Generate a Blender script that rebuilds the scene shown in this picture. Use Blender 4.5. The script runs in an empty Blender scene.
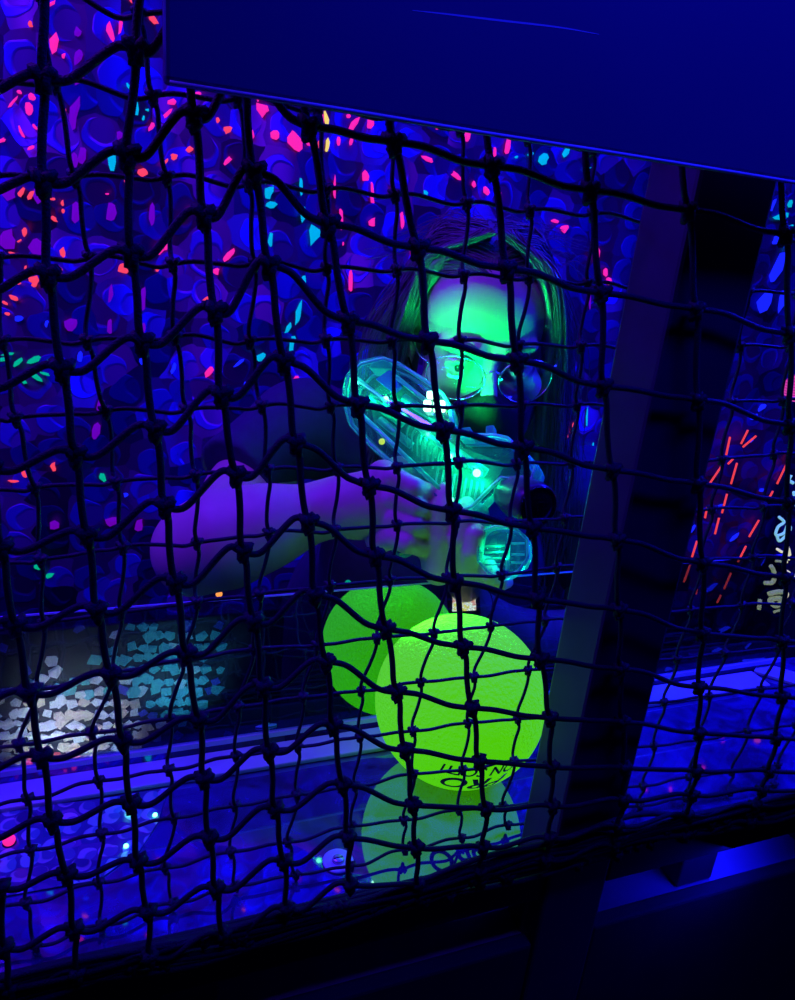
import bpy, bmesh, math, random
import numpy as np
from mathutils import Vector, Matrix
random.seed(7)
rng = np.random.default_rng(7)
S = bpy.context.scene
COL = S.collection

# ------------------------------------------------------------------ camera
F = 745.0
CX, CY = 397.5, 500.0
def unit(v):
    v = np.array(v, float)
    return v / np.linalg.norm(v)
ax = unit([2350 - CX, 430 - CY, F])
nd = unit([189 - CX, 2570 - CY, F])
nd = unit(nd - ax * np.dot(nd, ax))
az = -nd
ay = np.cross(az, ax)
RW = np.array([ax, ay, az])          # camera (right, down, forward) -> world
CAM = np.array([0, 0, 1.5])
cd = bpy.data.cameras.new('camera')
cd.sensor_fit = 'VERTICAL'
cd.sensor_height = 36
cd.lens = 36 * F / 1000
cd.clip_start = 0.02
cam = bpy.data.objects.new('camera', cd)
COL.objects.link(cam)
r_, d_, f_ = RW[:, 0], RW[:, 1], RW[:, 2]
cam.matrix_world = Matrix(((r_[0], -d_[0], -f_[0], CAM[0]), (r_[1], -d_[1], -f_[1], CAM[1]),
                           (r_[2], -d_[2], -f_[2], CAM[2]), (0, 0, 0, 1)))
S.camera = cam
S.view_settings.view_transform = 'Standard'
S.view_settings.look = 'None'
S.view_settings.gamma = 1
S.view_settings.exposure = 0
S.view_settings.use_curve_mapping = False
S.cycles.max_bounces = 8
S.cycles.transparent_max_bounces = 16
S.cycles.sample_clamp_indirect = 3
S.cycles.caustics_reflective = False
S.cycles.caustics_refractive = False
try:
    S.cycles.use_denoising = True
except Exception:
    pass

def ray(px, py):
    return RW @ unit([px - CX, py - CY, F])
def at(px, py, dep):                  # a point at depth dep along the view axis
    return CAM + RW @ (np.array([px - CX, py - CY, F]) / F * dep)
def aty(px, py, y):
    d = ray(px, py)
    return CAM + d * (y / d[1])
def atz(px, py, z):
    d = ray(px, py)
    return CAM + d * ((z - CAM[2]) / d[2])

# ------------------------------------------------------------------ materials
def mat(name):
    m = bpy.data.materials.new(name)
    m.use_nodes = True
    nt = m.node_tree
    nt.nodes.clear()
    out = nt.nodes.new('ShaderNodeOutputMaterial')
    return m, nt, out
def N(nt, t, **kw):
    n = nt.nodes.new(t)
    for k, v in kw.items():
        if k in n.inputs:
            n.inputs[k].default_value = v
        else:
            setattr(n, k, v)
    return n
def c4(c):
    return (c[0], c[1], c[2], 1)
def principled(name, col, rough=.6, metal=0, noise=0, nscale=60, bump=0, spec=.5, var=None):
    m, nt, out = mat(name)
    p = N(nt, 'ShaderNodeBsdfPrincipled', Roughness=rough, Metallic=metal)
    p.inputs['Base Color'].default_value = c4(col)
    p.inputs['Specular IOR Level'].default_value = spec
    nt.links.new(p.outputs[0], out.inputs[0])
    tc = N(nt, 'ShaderNodeTexCoord')
    nz = N(nt, 'ShaderNodeTexNoise', Scale=nscale, Detail=4.0)
    nt.links.new(tc.outputs['Object'], nz.inputs['Vector'])
    if noise:
        mx = N(nt, 'ShaderNodeMix', data_type='RGBA')
        mx.inputs['A'].default_value = c4([x * (1 - noise) for x in col]) if var is None else c4(var)
        mx.inputs['B'].default_value = c4([min(1, x * (1 + noise)) for x in col])
        nt.links.new(nz.outputs[0], mx.inputs['Factor'])
        nt.links.new(mx.outputs['Result'], p.inputs['Base Color'])
    if bump:
        b = N(nt, 'ShaderNodeBump', Strength=bump, Distance=.002)
        nt.links.new(nz.outputs[0], b.inputs['Height'])
        nt.links.new(b.outputs[0], p.inputs['Normal'])
    return m
def glow(name, col, s=1.0, dcol=None):
    m, nt, out = mat(name)
    e = N(nt, 'ShaderNodeEmission', Strength=s)
    e.inputs[0].default_value = c4(col)
    d = N(nt, 'ShaderNodeBsdfDiffuse')
    d.inputs[0].default_value = c4(dcol or [min(1, x * .5) for x in col])
    a = N(nt, 'ShaderNodeAddShader')
    nt.links.new(e.outputs[0], a.inputs[0])
    nt.links.new(d.outputs[0], a.inputs[1])
    nt.links.new(a.outputs[0], out.inputs[0])
    return m
def clear_plastic(name, tint, refl, refl_tint=(1, 1, 1), rough=.02, body=None, bodyfac=0, fres=False):
    """clear acrylic: see-through, mirror-like gloss, optionally a milky share of diffuse body"""
    m, nt, out = mat(name)
    t = N(nt, 'ShaderNodeBsdfTransparent')
    t.inputs[0].default_value = c4(tint)
    g = N(nt, 'ShaderNodeBsdfGlossy', Roughness=rough)
    g.inputs[0].default_value = c4(refl_tint)
    mx = N(nt, 'ShaderNodeMixShader')
    mx.inputs[0].default_value = refl
    last = t
    if body:
        d = N(nt, 'ShaderNodeBsdfDiffuse')
        d.inputs[0].default_value = c4(body)
        tr = N(nt, 'ShaderNodeBsdfTranslucent')
        tr.inputs[0].default_value = c4(body)
        m1 = N(nt, 'ShaderNodeMixShader')
        m1.inputs[0].default_value = .5
        nt.links.new(d.outputs[0], m1.inputs[1])
        nt.links.new(tr.outputs[0], m1.inputs[2])
        m2 = N(nt, 'ShaderNodeMixShader')
        if fres:
            lw = N(nt, 'ShaderNodeLayerWeight', Blend=.35)
            mp = N(nt, 'ShaderNodeMapRange')
            mp.inputs['To Min'].default_value = bodyfac
            mp.inputs['To Max'].default_value = min(1, bodyfac + .55)
            nt.links.new(lw.outputs['Facing'], mp.inputs['Value'])
            nt.links.new(mp.outputs[0], m2.inputs[0])
        else:
            m2.inputs[0].default_value = bodyfac
        nt.links.new(t.outputs[0], m2.inputs[1])
        nt.links.new(m1.outputs[0], m2.inputs[2])
        last = m2
    nt.links.new(last.outputs[0], mx.inputs[1])
    nt.links.new(g.outputs[0], mx.inputs[2])
    nt.links.new(mx.outputs[0], out.inputs[0])
    return m

# ------------------------------------------------------------------ mesh helpers
def link(name, verts, faces, material, parent=None, smooth=False):
    me = bpy.data.meshes.new(name)
    me.from_pydata([tuple(map(float, v)) for v in verts], [], [tuple(map(int, f)) for f in faces])
    me.update()
    if smooth:
        me.polygons.foreach_set('use_smooth', [True] * len(me.polygons))
    o = bpy.data.objects.new(name, me)
    COL.objects.link(o)
    if material:
        me.materials.append(material)
    if parent:
        o.parent = parent
        o.matrix_parent_inverse = parent.matrix_basis.inverted()
    return o
def tag(o, label=None, cat=None, group=None, kind=None):
    if label: o['label'] = label
    if cat: o['category'] = cat
    if group: o['group'] = group
    if kind: o['kind'] = kind
    return o
def empty(name, loc, label, cat, group=None):
    o = bpy.data.objects.new(name, None)
    o.location = [float(x) for x in loc]
    COL.objects.link(o)
    o.empty_display_size = .05
    return tag(o, label, cat, group)
class MB:
    """collects shapes, then links them as one mesh"""
    def __init__(s):
        s.v = []; s.f = []
    def add(s, v, f):
        n = len(s.v)
        s.v += [tuple(map(float, x)) for x in v]
        s.f += [tuple(int(i) + n for i in q) for q in f]
    def bm(s, bm):
        bm.verts.index_update()
        s.add([v.co[:] for v in bm.verts], [[v.index for v in f.verts] for f in bm.faces])
        bm.free()
    def box(s, lo, hi, bev=.003, seg=2):
        b = bmesh.new()
        bmesh.ops.create_cube(b, size=1)
        lo = Vector(lo); hi = Vector(hi)
        for v in b.verts:
            v.co = Vector([lo[i] + (v.co[i] + .5) * (hi[i] - lo[i]) for i in range(3)])
        if bev:
            bmesh.ops.bevel(b, geom=b.edges[:], offset=bev, segments=seg, affect='EDGES', profile=.5)
        s.bm(b)
    def prism(s, poly, ext, bev=0, seg=2, both=True):
        """3-D polygon extruded by vector ext (centred when both)"""
        b = bmesh.new()
        e = Vector(ext)
        off = e * (-.5 if both else 0)
        vs = [b.verts.new(Vector(p) + off) for p in poly]
        f = b.faces.new(vs)
        r = bmesh.ops.extrude_face_region(b, geom=[f])
        for g in r['geom']:
            if isinstance(g, bmesh.types.BMVert):
                g.co += e
        bmesh.ops.recalc_face_normals(b, faces=b.faces[:])
        if bev:
            bmesh.ops.bevel(b, geom=b.edges[:], offset=bev, segments=seg, affect='EDGES', profile=.5, clamp_overlap=True)
        s.bm(b)
    def tube(s, pts, r, n=6, cap=True):
        pts = np.asarray(pts, float)
        m = len(pts)
        rr = np.broadcast_to(np.asarray(r, float), (m,))
        t = np.gradient(pts, axis=0)
        t /= np.linalg.norm(t, axis=1)[:, None] + 1e-12
        ref = np.array([0, 0, 1.0]) if abs(t[0][2]) < .9 else np.array([1.0, 0, 0])
        u = np.cross(t[0], ref); u /= np.linalg.norm(u)
        V = []
        a = np.arange(n) * 2 * np.pi / n
        for i in range(m):
            u = u - t[i] * np.dot(u, t[i]); u /= np.linalg.norm(u) + 1e-12
            w = np.cross(t[i], u)
            V.append(pts[i] + rr[i] * (np.cos(a)[:, None] * u + np.sin(a)[:, None] * w))
        V = np.concatenate(V)
        fs = []
        for i in range(m - 1):
            for k in range(n):
                fs.append((i * n + k, i * n + (k + 1) % n, (i + 1) * n + (k + 1) % n, (i + 1) * n + k))
        if cap:
            fs.append(tuple(range(n - 1, -1, -1)))
            fs.append(tuple((m - 1) * n + k for k in range(n)))
        s.add(V, fs)
    def ball(s, c, r, seg=12, rings=8, M=None):
        b = bmesh.new()
        bmesh.ops.create_uvsphere(b, u_segments=seg, v_segments=rings, radius=1)
        r = np.broadcast_to(np.asarray(r, float), (3,))
        for v in b.verts:
            p = np.array(v.co) * r
            if M is not None:
                p = M @ p
            v.co = Vector(p + np.asarray(c, float))
        s.bm(b)
    def lathe(s, c, axis, prof, n=24):
        """prof: list of (distance along axis, radius)"""
        axis = unit(axis)
        ref = np.array([0, 0, 1.0]) if abs(axis[2]) < .9 else np.array([1.0, 0, 0])
        u = unit(np.cross(axis, ref)); w = np.cross(axis, u)
        a = np.arange(n) * 2 * np.pi / n
        V = []
        for d, r in prof:
            V.append(np.asarray(c) + axis * d + r * (np.cos(a)[:, None] * u + np.sin(a)[:, None] * w))
        V = np.concatenate(V); fs = []
        for i in range(len(prof) - 1):
            for k in range(n):
                fs.append((i * n + k, (i + 1) * n + k, (i + 1) * n + (k + 1) % n, i * n + (k + 1) % n))
        fs.append(tuple(range(n))); fs.append(tuple((len(prof) - 1) * n + k for k in range(n - 1, -1, -1)))
        s.add(V, fs)
    def build(s, name, m, parent=None, smooth=False):
        return link(name, s.v, s.f, m, parent, smooth)
def spline(P, n=6):
    P = np.asarray(P, float)
    Q = np.vstack([2 * P[0] - P[1], P, 2 * P[-1] - P[-2]])
    out = []
    for i in range(1, len(Q) - 2):
        a, b, c, d = Q[i - 1:i + 3]
        for t in np.arange(n) / n:
            out.append(.5 * (2 * b + (c - a) * t + (2 * a - 5 * b + 4 * c - d) * t * t + (3 * b - a - 3 * c + d) * t ** 3))
    out.append(P[-1])
    return np.array(out)

# ------------------------------------------------------------------ implicit-surface modelling
class Field:
    def __init__(s, lo, hi, h):
        s.lo = np.array(lo, float); s.h = h
        s.n = np.ceil((np.array(hi) - s.lo) / h).astype(int) + 1
        s.D = np.full(s.n, 1.0, np.float32)
    def block(s, lo, hi):
        a = np.clip(np.floor((np.asarray(lo) - s.lo) / s.h).astype(int), 0, s.n)
        b = np.clip(np.ceil((np.asarray(hi) - s.lo) / s.h).astype(int) + 1, 0, s.n)
        if np.any(b <= a): return None
        sl = tuple(slice(a[i], b[i]) for i in range(3))
        g = np.meshgrid(*[s.lo[i] + s.h * np.arange(a[i], b[i]) for i in range(3)], indexing='ij')
        return sl, np.stack(g, -1).astype(np.float32)
    def smin(s, sl, d, k):
        a = s.D[sl]
        if k <= 0:
            s.D[sl] = np.minimum(a, d); return
        h = np.clip(.5 + .5 * (a - d) / k, 0, 1)
        s.D[sl] = a * (1 - h) + d * h - k * h * (1 - h)
    def smax(s, sl, d, k):
        a = s.D[sl]
        h = np.clip(.5 - .5 * (a - d) / k, 0, 1)
        s.D[sl] = a * (1 - h) + d * h + k * h * (1 - h)
    def cap(s, A, ra, B, rb, k=.01):
        A = np.asarray(A, float); B = np.asarray(B, float); R = max(ra, rb) + 3 * k + .01
        q = s.block(np.minimum(A, B) - R, np.maximum(A, B) + R)
        if q is None: return
        sl, P = q
        ab = B - A
        t = np.clip(((P - A) @ ab) / max(ab @ ab, 1e-9), 0, 1)
        d = np.linalg.norm(P - A - t[..., None] * ab, axis=-1) - (ra + (rb - ra) * t)
        s.smin(sl, d, k)
    def chain(s, pts, rad, k=.01):
        for i in range(len(pts) - 1):
            s.cap(pts[i], rad[i], pts[i + 1], rad[i + 1], k)
    def ell(s, c, r, M=None, k=.01, sub=False):
        c = np.asarray(c, float); r = np.asarray(r, float); R = r.max() + 3 * k + .01
        q = s.block(c - R, c + R)
        if q is None: return
        sl, P = q
        L = P - c
        if M is not None: L = L @ M          # columns of M are the local axes
        k0 = np.linalg.norm(L / r, axis=-1); k1 = np.linalg.norm(L / (r * r), axis=-1) + 1e-6
        d = k0 * (k0 - 1) / k1
        if sub: s.smax(sl, -d, k)
        else: s.smin(sl, d, k)
    def mesh(s):
        D = s.D; n = s.n
        ins = D < 0
        cnt = np.zeros(n - 1, np.int8)
        for dx in (0, 1):
            for dy in (0, 1):
                for dz in (0, 1):
                    cnt += ins[dx:n[0] - 1 + dx, dy:n[1] - 1 + dy, dz:n[2] - 1 + dz]
        idx = np.argwhere((cnt > 0) & (cnt < 8))
        vid = np.full(n - 1, -1, np.int64)
        vid[tuple(idx.T)] = np.arange(len(idx))
        acc = np.zeros((len(idx), 3)); w = np.zeros(len(idx))
        corners = [(a, b, c) for a in (0, 1) for b in (0, 1) for c in (0, 1)]
        for A in corners:
            for axis in range(3):
                if A[axis]: continue
                B = list(A); B[axis] = 1
                va = D[tuple((idx + A).T)]; vb = D[tuple((idx + B).T)]
                m = (va < 0) != (vb < 0)
                t = np.where(m, va / (va - vb + 1e-12), 0)
                p = np.array(A, float)[None] + np.zeros((len(idx), 3)); p[:, axis] += t
                acc[m] += p[m]; w[m] += 1
        V = s.lo + s.h * (idx + acc / w[:, None])
        faces = []
        for axis in range(3):
            o1, o2 = [(1, 2), (2, 0), (0, 1)][axis]
            sa = [slice(None)] * 3; sb = [slice(None)] * 3
            sa[axis] = slice(0, -1); sb[axis] = slice(1, None)
            x = ins[tuple(sa)] != ins[tuple(sb)]
            e = np.argwhere(x)
            ok = (e[:, o1] > 0) & (e[:, o2] > 0) & (e[:, o1] < n[o1] - 1) & (e[:, o2] < n[o2] - 1)
            e = e[ok]
            u1 = np.zeros(3, int); u1[o1] = 1
            u2 = np.zeros(3, int); u2[o2] = 1
            q = np.stack([vid[tuple((e - u1 - u2).T)], vid[tuple((e - u2).T)], vid[tuple(e.T)], vid[tuple((e - u1).T)]], 1)
            flip = ~ins[tuple(e.T)]
            q[flip] = q[flip][:, ::-1]
            faces.append(q)
        return V, np.concatenate(faces)
    def build(s, name, m, parent=None):
        V, Fc = s.mesh()
        me = bpy.data.meshes.new(name)
        me.from_pydata(V.tolist(), [], Fc.tolist())
        me.polygons.foreach_set('use_smooth', [True] * len(me.polygons))
        me.update()
        o = bpy.data.objects.new(name, me)
        COL.objects.link(o)
        me.materials.append(m)
        if parent:
            o.parent = parent
            o.matrix_parent_inverse = parent.matrix_basis.inverted()
        return o

# ------------------------------------------------------------------ colours and surfaces
M_black_paint = principled('black_paint', (.022, .02, .04), .75, noise=.3, nscale=25, bump=.15, spec=.15)
M_board = principled('navy_board_paint', (.08, .08, .2), .5, noise=.15, nscale=6, bump=.05)
M_post = principled('dark_post_paint', (.035, .018, .05), .55, noise=.25, nscale=30, bump=.2)
M_cord_near = principled('black_net_cord', (.007, .007, .022), .6, bump=.6, nscale=900, spec=.3)
M_cord_far = principled('dark_net_cord', (.01, .01, .03), .6, bump=.6, nscale=900)
M_skin = principled('skin', (.70, .48, .38), .5, noise=.10, nscale=45, bump=.12)
M_shirt = principled('dark_shirt_cloth', (.03, .035, .08), .85, noise=.3, nscale=80, bump=.3)
M_mask = principled('black_mask_cloth', (.003, .003, .004), .95, bump=.2, nscale=300)
M_hair = principled('brown_hair', (.15, .13, .14), .36, noise=.4, nscale=70)
M_trouser = principled('dark_denim', (.02, .02, .05), .9, noise=.3)
M_metal = principled('thin_metal', (.6, .6, .62), .25, 1)
M_table = None

def make_foil(name, dark, mid, bright, scale=22.0, metal=.55, rough=.32):
    """holographic foil: overlapping crescent scales, each a little tilted"""
    m, nt, out = mat(name)
    L = nt.links.new
    tc = N(nt, 'ShaderNodeTexCoord')
    sep = N(nt, 'ShaderNodeSeparateXYZ')
    L(tc.outputs['Object'], sep.inputs[0])
    cmb = N(nt, 'ShaderNodeCombineXYZ')
    L(sep.outputs[0], cmb.inputs[0]); L(sep.outputs[2], cmb.inputs[1])
    sc = N(nt, 'ShaderNodeVectorMath', operation='SCALE')
    L(cmb.outputs[0], sc.inputs[0]); sc.inputs['Scale'].default_value = scale
    nz = N(nt, 'ShaderNodeTexNoise', Scale=1.3, Detail=1.0)
    L(sc.outputs[0], nz.inputs['Vector'])
    ad = N(nt, 'ShaderNodeVectorMath', operation='MULTIPLY_ADD')
    L(nz.outputs['Color'], ad.inputs[0]); ad.inputs[1].default_value = (.35, .35, 0); L(sc.outputs[0], ad.inputs[2])
    vo = N(nt, 'ShaderNodeTexVoronoi', voronoi_dimensions='2D', Scale=1.0, Randomness=.72)
    L(ad.outputs[0], vo.inputs['Vector'])
    loc = N(nt, 'ShaderNodeVectorMath', operation='SUBTRACT')
    L(ad.outputs[0], loc.inputs[0]); L(vo.outputs['Position'], loc.inputs[1])
    shift = N(nt, 'ShaderNodeVectorMath', operation='MULTIPLY_ADD')
    L(vo.outputs['Color'], shift.inputs[0]); shift.inputs[1].default_value = (.5, .5, 0); shift.inputs[2].default_value = (-.02, -.3, 0)
    l2 = N(nt, 'ShaderNodeVectorMath', operation='SUBTRACT')
    L(loc.outputs[0], l2.inputs[0]); L(shift.outputs[0], l2.inputs[1])
    d1 = N(nt, 'ShaderNodeVectorMath', operation='LENGTH'); L(loc.outputs[0], d1.inputs[0])
    d2 = N(nt, 'ShaderNodeVectorMath', operation='LENGTH'); L(l2.outputs[0], d2.inputs[0])
    def ramp(src, a, b, inv=False):
        q = N(nt, 'ShaderNodeMapRange')
        q.inputs['From Min'].default_value = a; q.inputs['From Max'].default_value = b
        q.inputs['To Min'].default_value = 1 if inv else 0
        q.inputs['To Max'].default_value = 0 if inv else 1
        L(src, q.inputs['Value'])
        return q.outputs[0]
    disc = ramp(d1.outputs['Value'], .44, .48, True)
    outer = ramp(d2.outputs['Value'], .34, .42)
    cres = N(nt, 'ShaderNodeMath', operation='MULTIPLY'); L(disc, cres.inputs[0]); L(outer, cres.inputs[1])
    sepc = N(nt, 'ShaderNodeSeparateColor'); L(vo.outputs['Color'], sepc.inputs[0])
    m1 = N(nt, 'ShaderNodeMix', data_type='RGBA')
    m1.inputs['A'].default_value = c4(dark); m1.inputs['B'].default_value = c4(mid)
    f1 = N(nt, 'ShaderNodeMath', operation='MULTIPLY'); L(disc, f1.inputs[0]); L(sepc.outputs[0], f1.inputs[1])
    L(f1.outputs[0], m1.inputs['Factor'])
    m2 = N(nt, 'ShaderNodeMix', data_type='RGBA')
    m2.inputs['B'].default_value = c4(bright)
    L(m1.outputs['Result'], m2.inputs['A'])
    f2 = N(nt, 'ShaderNodeMath', operation='MULTIPLY'); L(cres.outputs[0], f2.inputs[0]); f2.inputs[1].default_value = .85
    L(f2.outputs[0], m2.inputs['Factor'])
    p = N(nt, 'ShaderNodeBsdfPrincipled', Metallic=metal, Roughness=rough)
    L(m2.outputs['Result'], p.inputs['Base Color'])
    # every scale leans its own way
    geo = N(nt, 'ShaderNodeNewGeometry')
    tl = N(nt, 'ShaderNodeVectorMath', operation='MULTIPLY_ADD')
    L(vo.outputs['Color'], tl.inputs[0]); tl.inputs[1].default_value = (.9, .5, .9); tl.inputs[2].default_value = (-.45, -.25, -.45)
    nn = N(nt, 'ShaderNodeVectorMath', operation='ADD'); L(geo.outputs['Normal'], nn.inputs[0]); L(tl.outputs[0], nn.inputs[1])
    n2 = N(nt, 'ShaderNodeVectorMath', operation='NORMALIZE'); L(nn.outputs[0], n2.inputs[0])
    bp = N(nt, 'ShaderNodeBump', Strength=.28, Distance=.01)
    L(cres.outputs[0], bp.inputs['Height']); L(n2.outputs[0], bp.inputs['Normal'])
    L(bp.outputs[0], p.inputs['Normal'])
    L(p.outputs[0], out.inputs[0])
    return m
M_foil = make_foil('violet_holographic_foil', (.13, .02, .16), (.09, .02, .34), (.05, .03, .52), scale=16.5, metal=.45, rough=.42)
M_foil_pale = make_foil('pale_holographic_foil', (.02, .02, .05), (.22, .36, .42), (.85, .85, .85), scale=15, metal=.2, rough=.4)

# ------------------------------------------------------------------ room
def struct(name, mb, m):
    return tag(mb.build(name, m), kind='structure')
M_room = principled('dark_room_paint', (.03, .02, .06), .8, noise=.3, nscale=4)
b = MB(); b.box((-2.6, -2.2, -.1), (3.6, 2.0, 0), 0); struct('floor', b, principled('dark_carpet', (.02, .015, .05), .95, noise=.5, nscale=120, bump=.5))
b = MB(); b.box((-2.6, -2.2, 2.6), (3.6, 2.0, 2.7), 0); struct('ceiling', b, M_room)
b = MB(); b.box((-2.6, 1.8, 0), (3.6, 2.0, 2.6), 0); struct('wall_back', b, M_room)
b = MB(); b.box((-2.6, -2.2, 0), (3.6, -2.0, 2.6), 0); struct('wall_front', b, M_room)
b = MB(); b.box((-2.6, -2.0, 0), (-2.4, 1.8, 2.6), 0); struct('wall_left', b, M_room)
b = MB(); b.box((3.4, -2.0, 0), (3.6, 1.8, 2.6), 0); struct('wall_right', b, M_room)

# ------------------------------------------------------------------ foil curtain behind the player
YC = 1.5
def curtain_y(x, z):
    return YC + .012 * math.sin(x * 17 + .6 * math.sin(z * 3)) + .007 * math.sin(x * 41 + z * 2)
def curtain(name, x0, x1, z0, z1, yf, m, nx=260, nz=60, thick=.003):
    V = []; Fc = []
    for side in (0, 1):
        for j in range(nz + 1):
            for i in range(nx + 1):
                x = x0 + (x1 - x0) * i / nx; z = z0 + (z1 - z0) * j / nz
                V.append((x, yf(x, z) + side * thick, z))
    K = (nx + 1) * (nz + 1)
    for j in range(nz):
        for i in range(nx):
            a = j * (nx + 1) + i
            Fc.append((a, a + 1, a + nx + 2, a + nx + 1))
            Fc.append((K + a, K + a + nx + 1, K + a + nx + 2, K + a + 1))
    for i in range(nx):
        a = i; Fc.append((a + 1, a, K + a, K + a + 1))
        a = nz * (nx + 1) + i; Fc.append((a, a + 1, K + a + 1, K + a))
    for j in range(nz):
        a = j * (nx + 1); Fc.append((a, a + nx + 1, K + a + nx + 1, K + a))
        a = a + nx; Fc.append((a + nx + 1, a, K + a, K + a + nx + 1))
    return link(name, V, Fc, m, None, True)
cur = curtain('foil_curtain', -1.6, 2.6, .3, 2.3, curtain_y, M_foil)
tag(cur, 'wide violet and blue holographic foil curtain hanging behind the player', 'curtain')
b = MB(); b.tube([(-1.65, YC, 2.3), (2.65, YC, 2.3)], .012, 10); b.build('curtain_rail', M_metal, cur, True)

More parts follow.
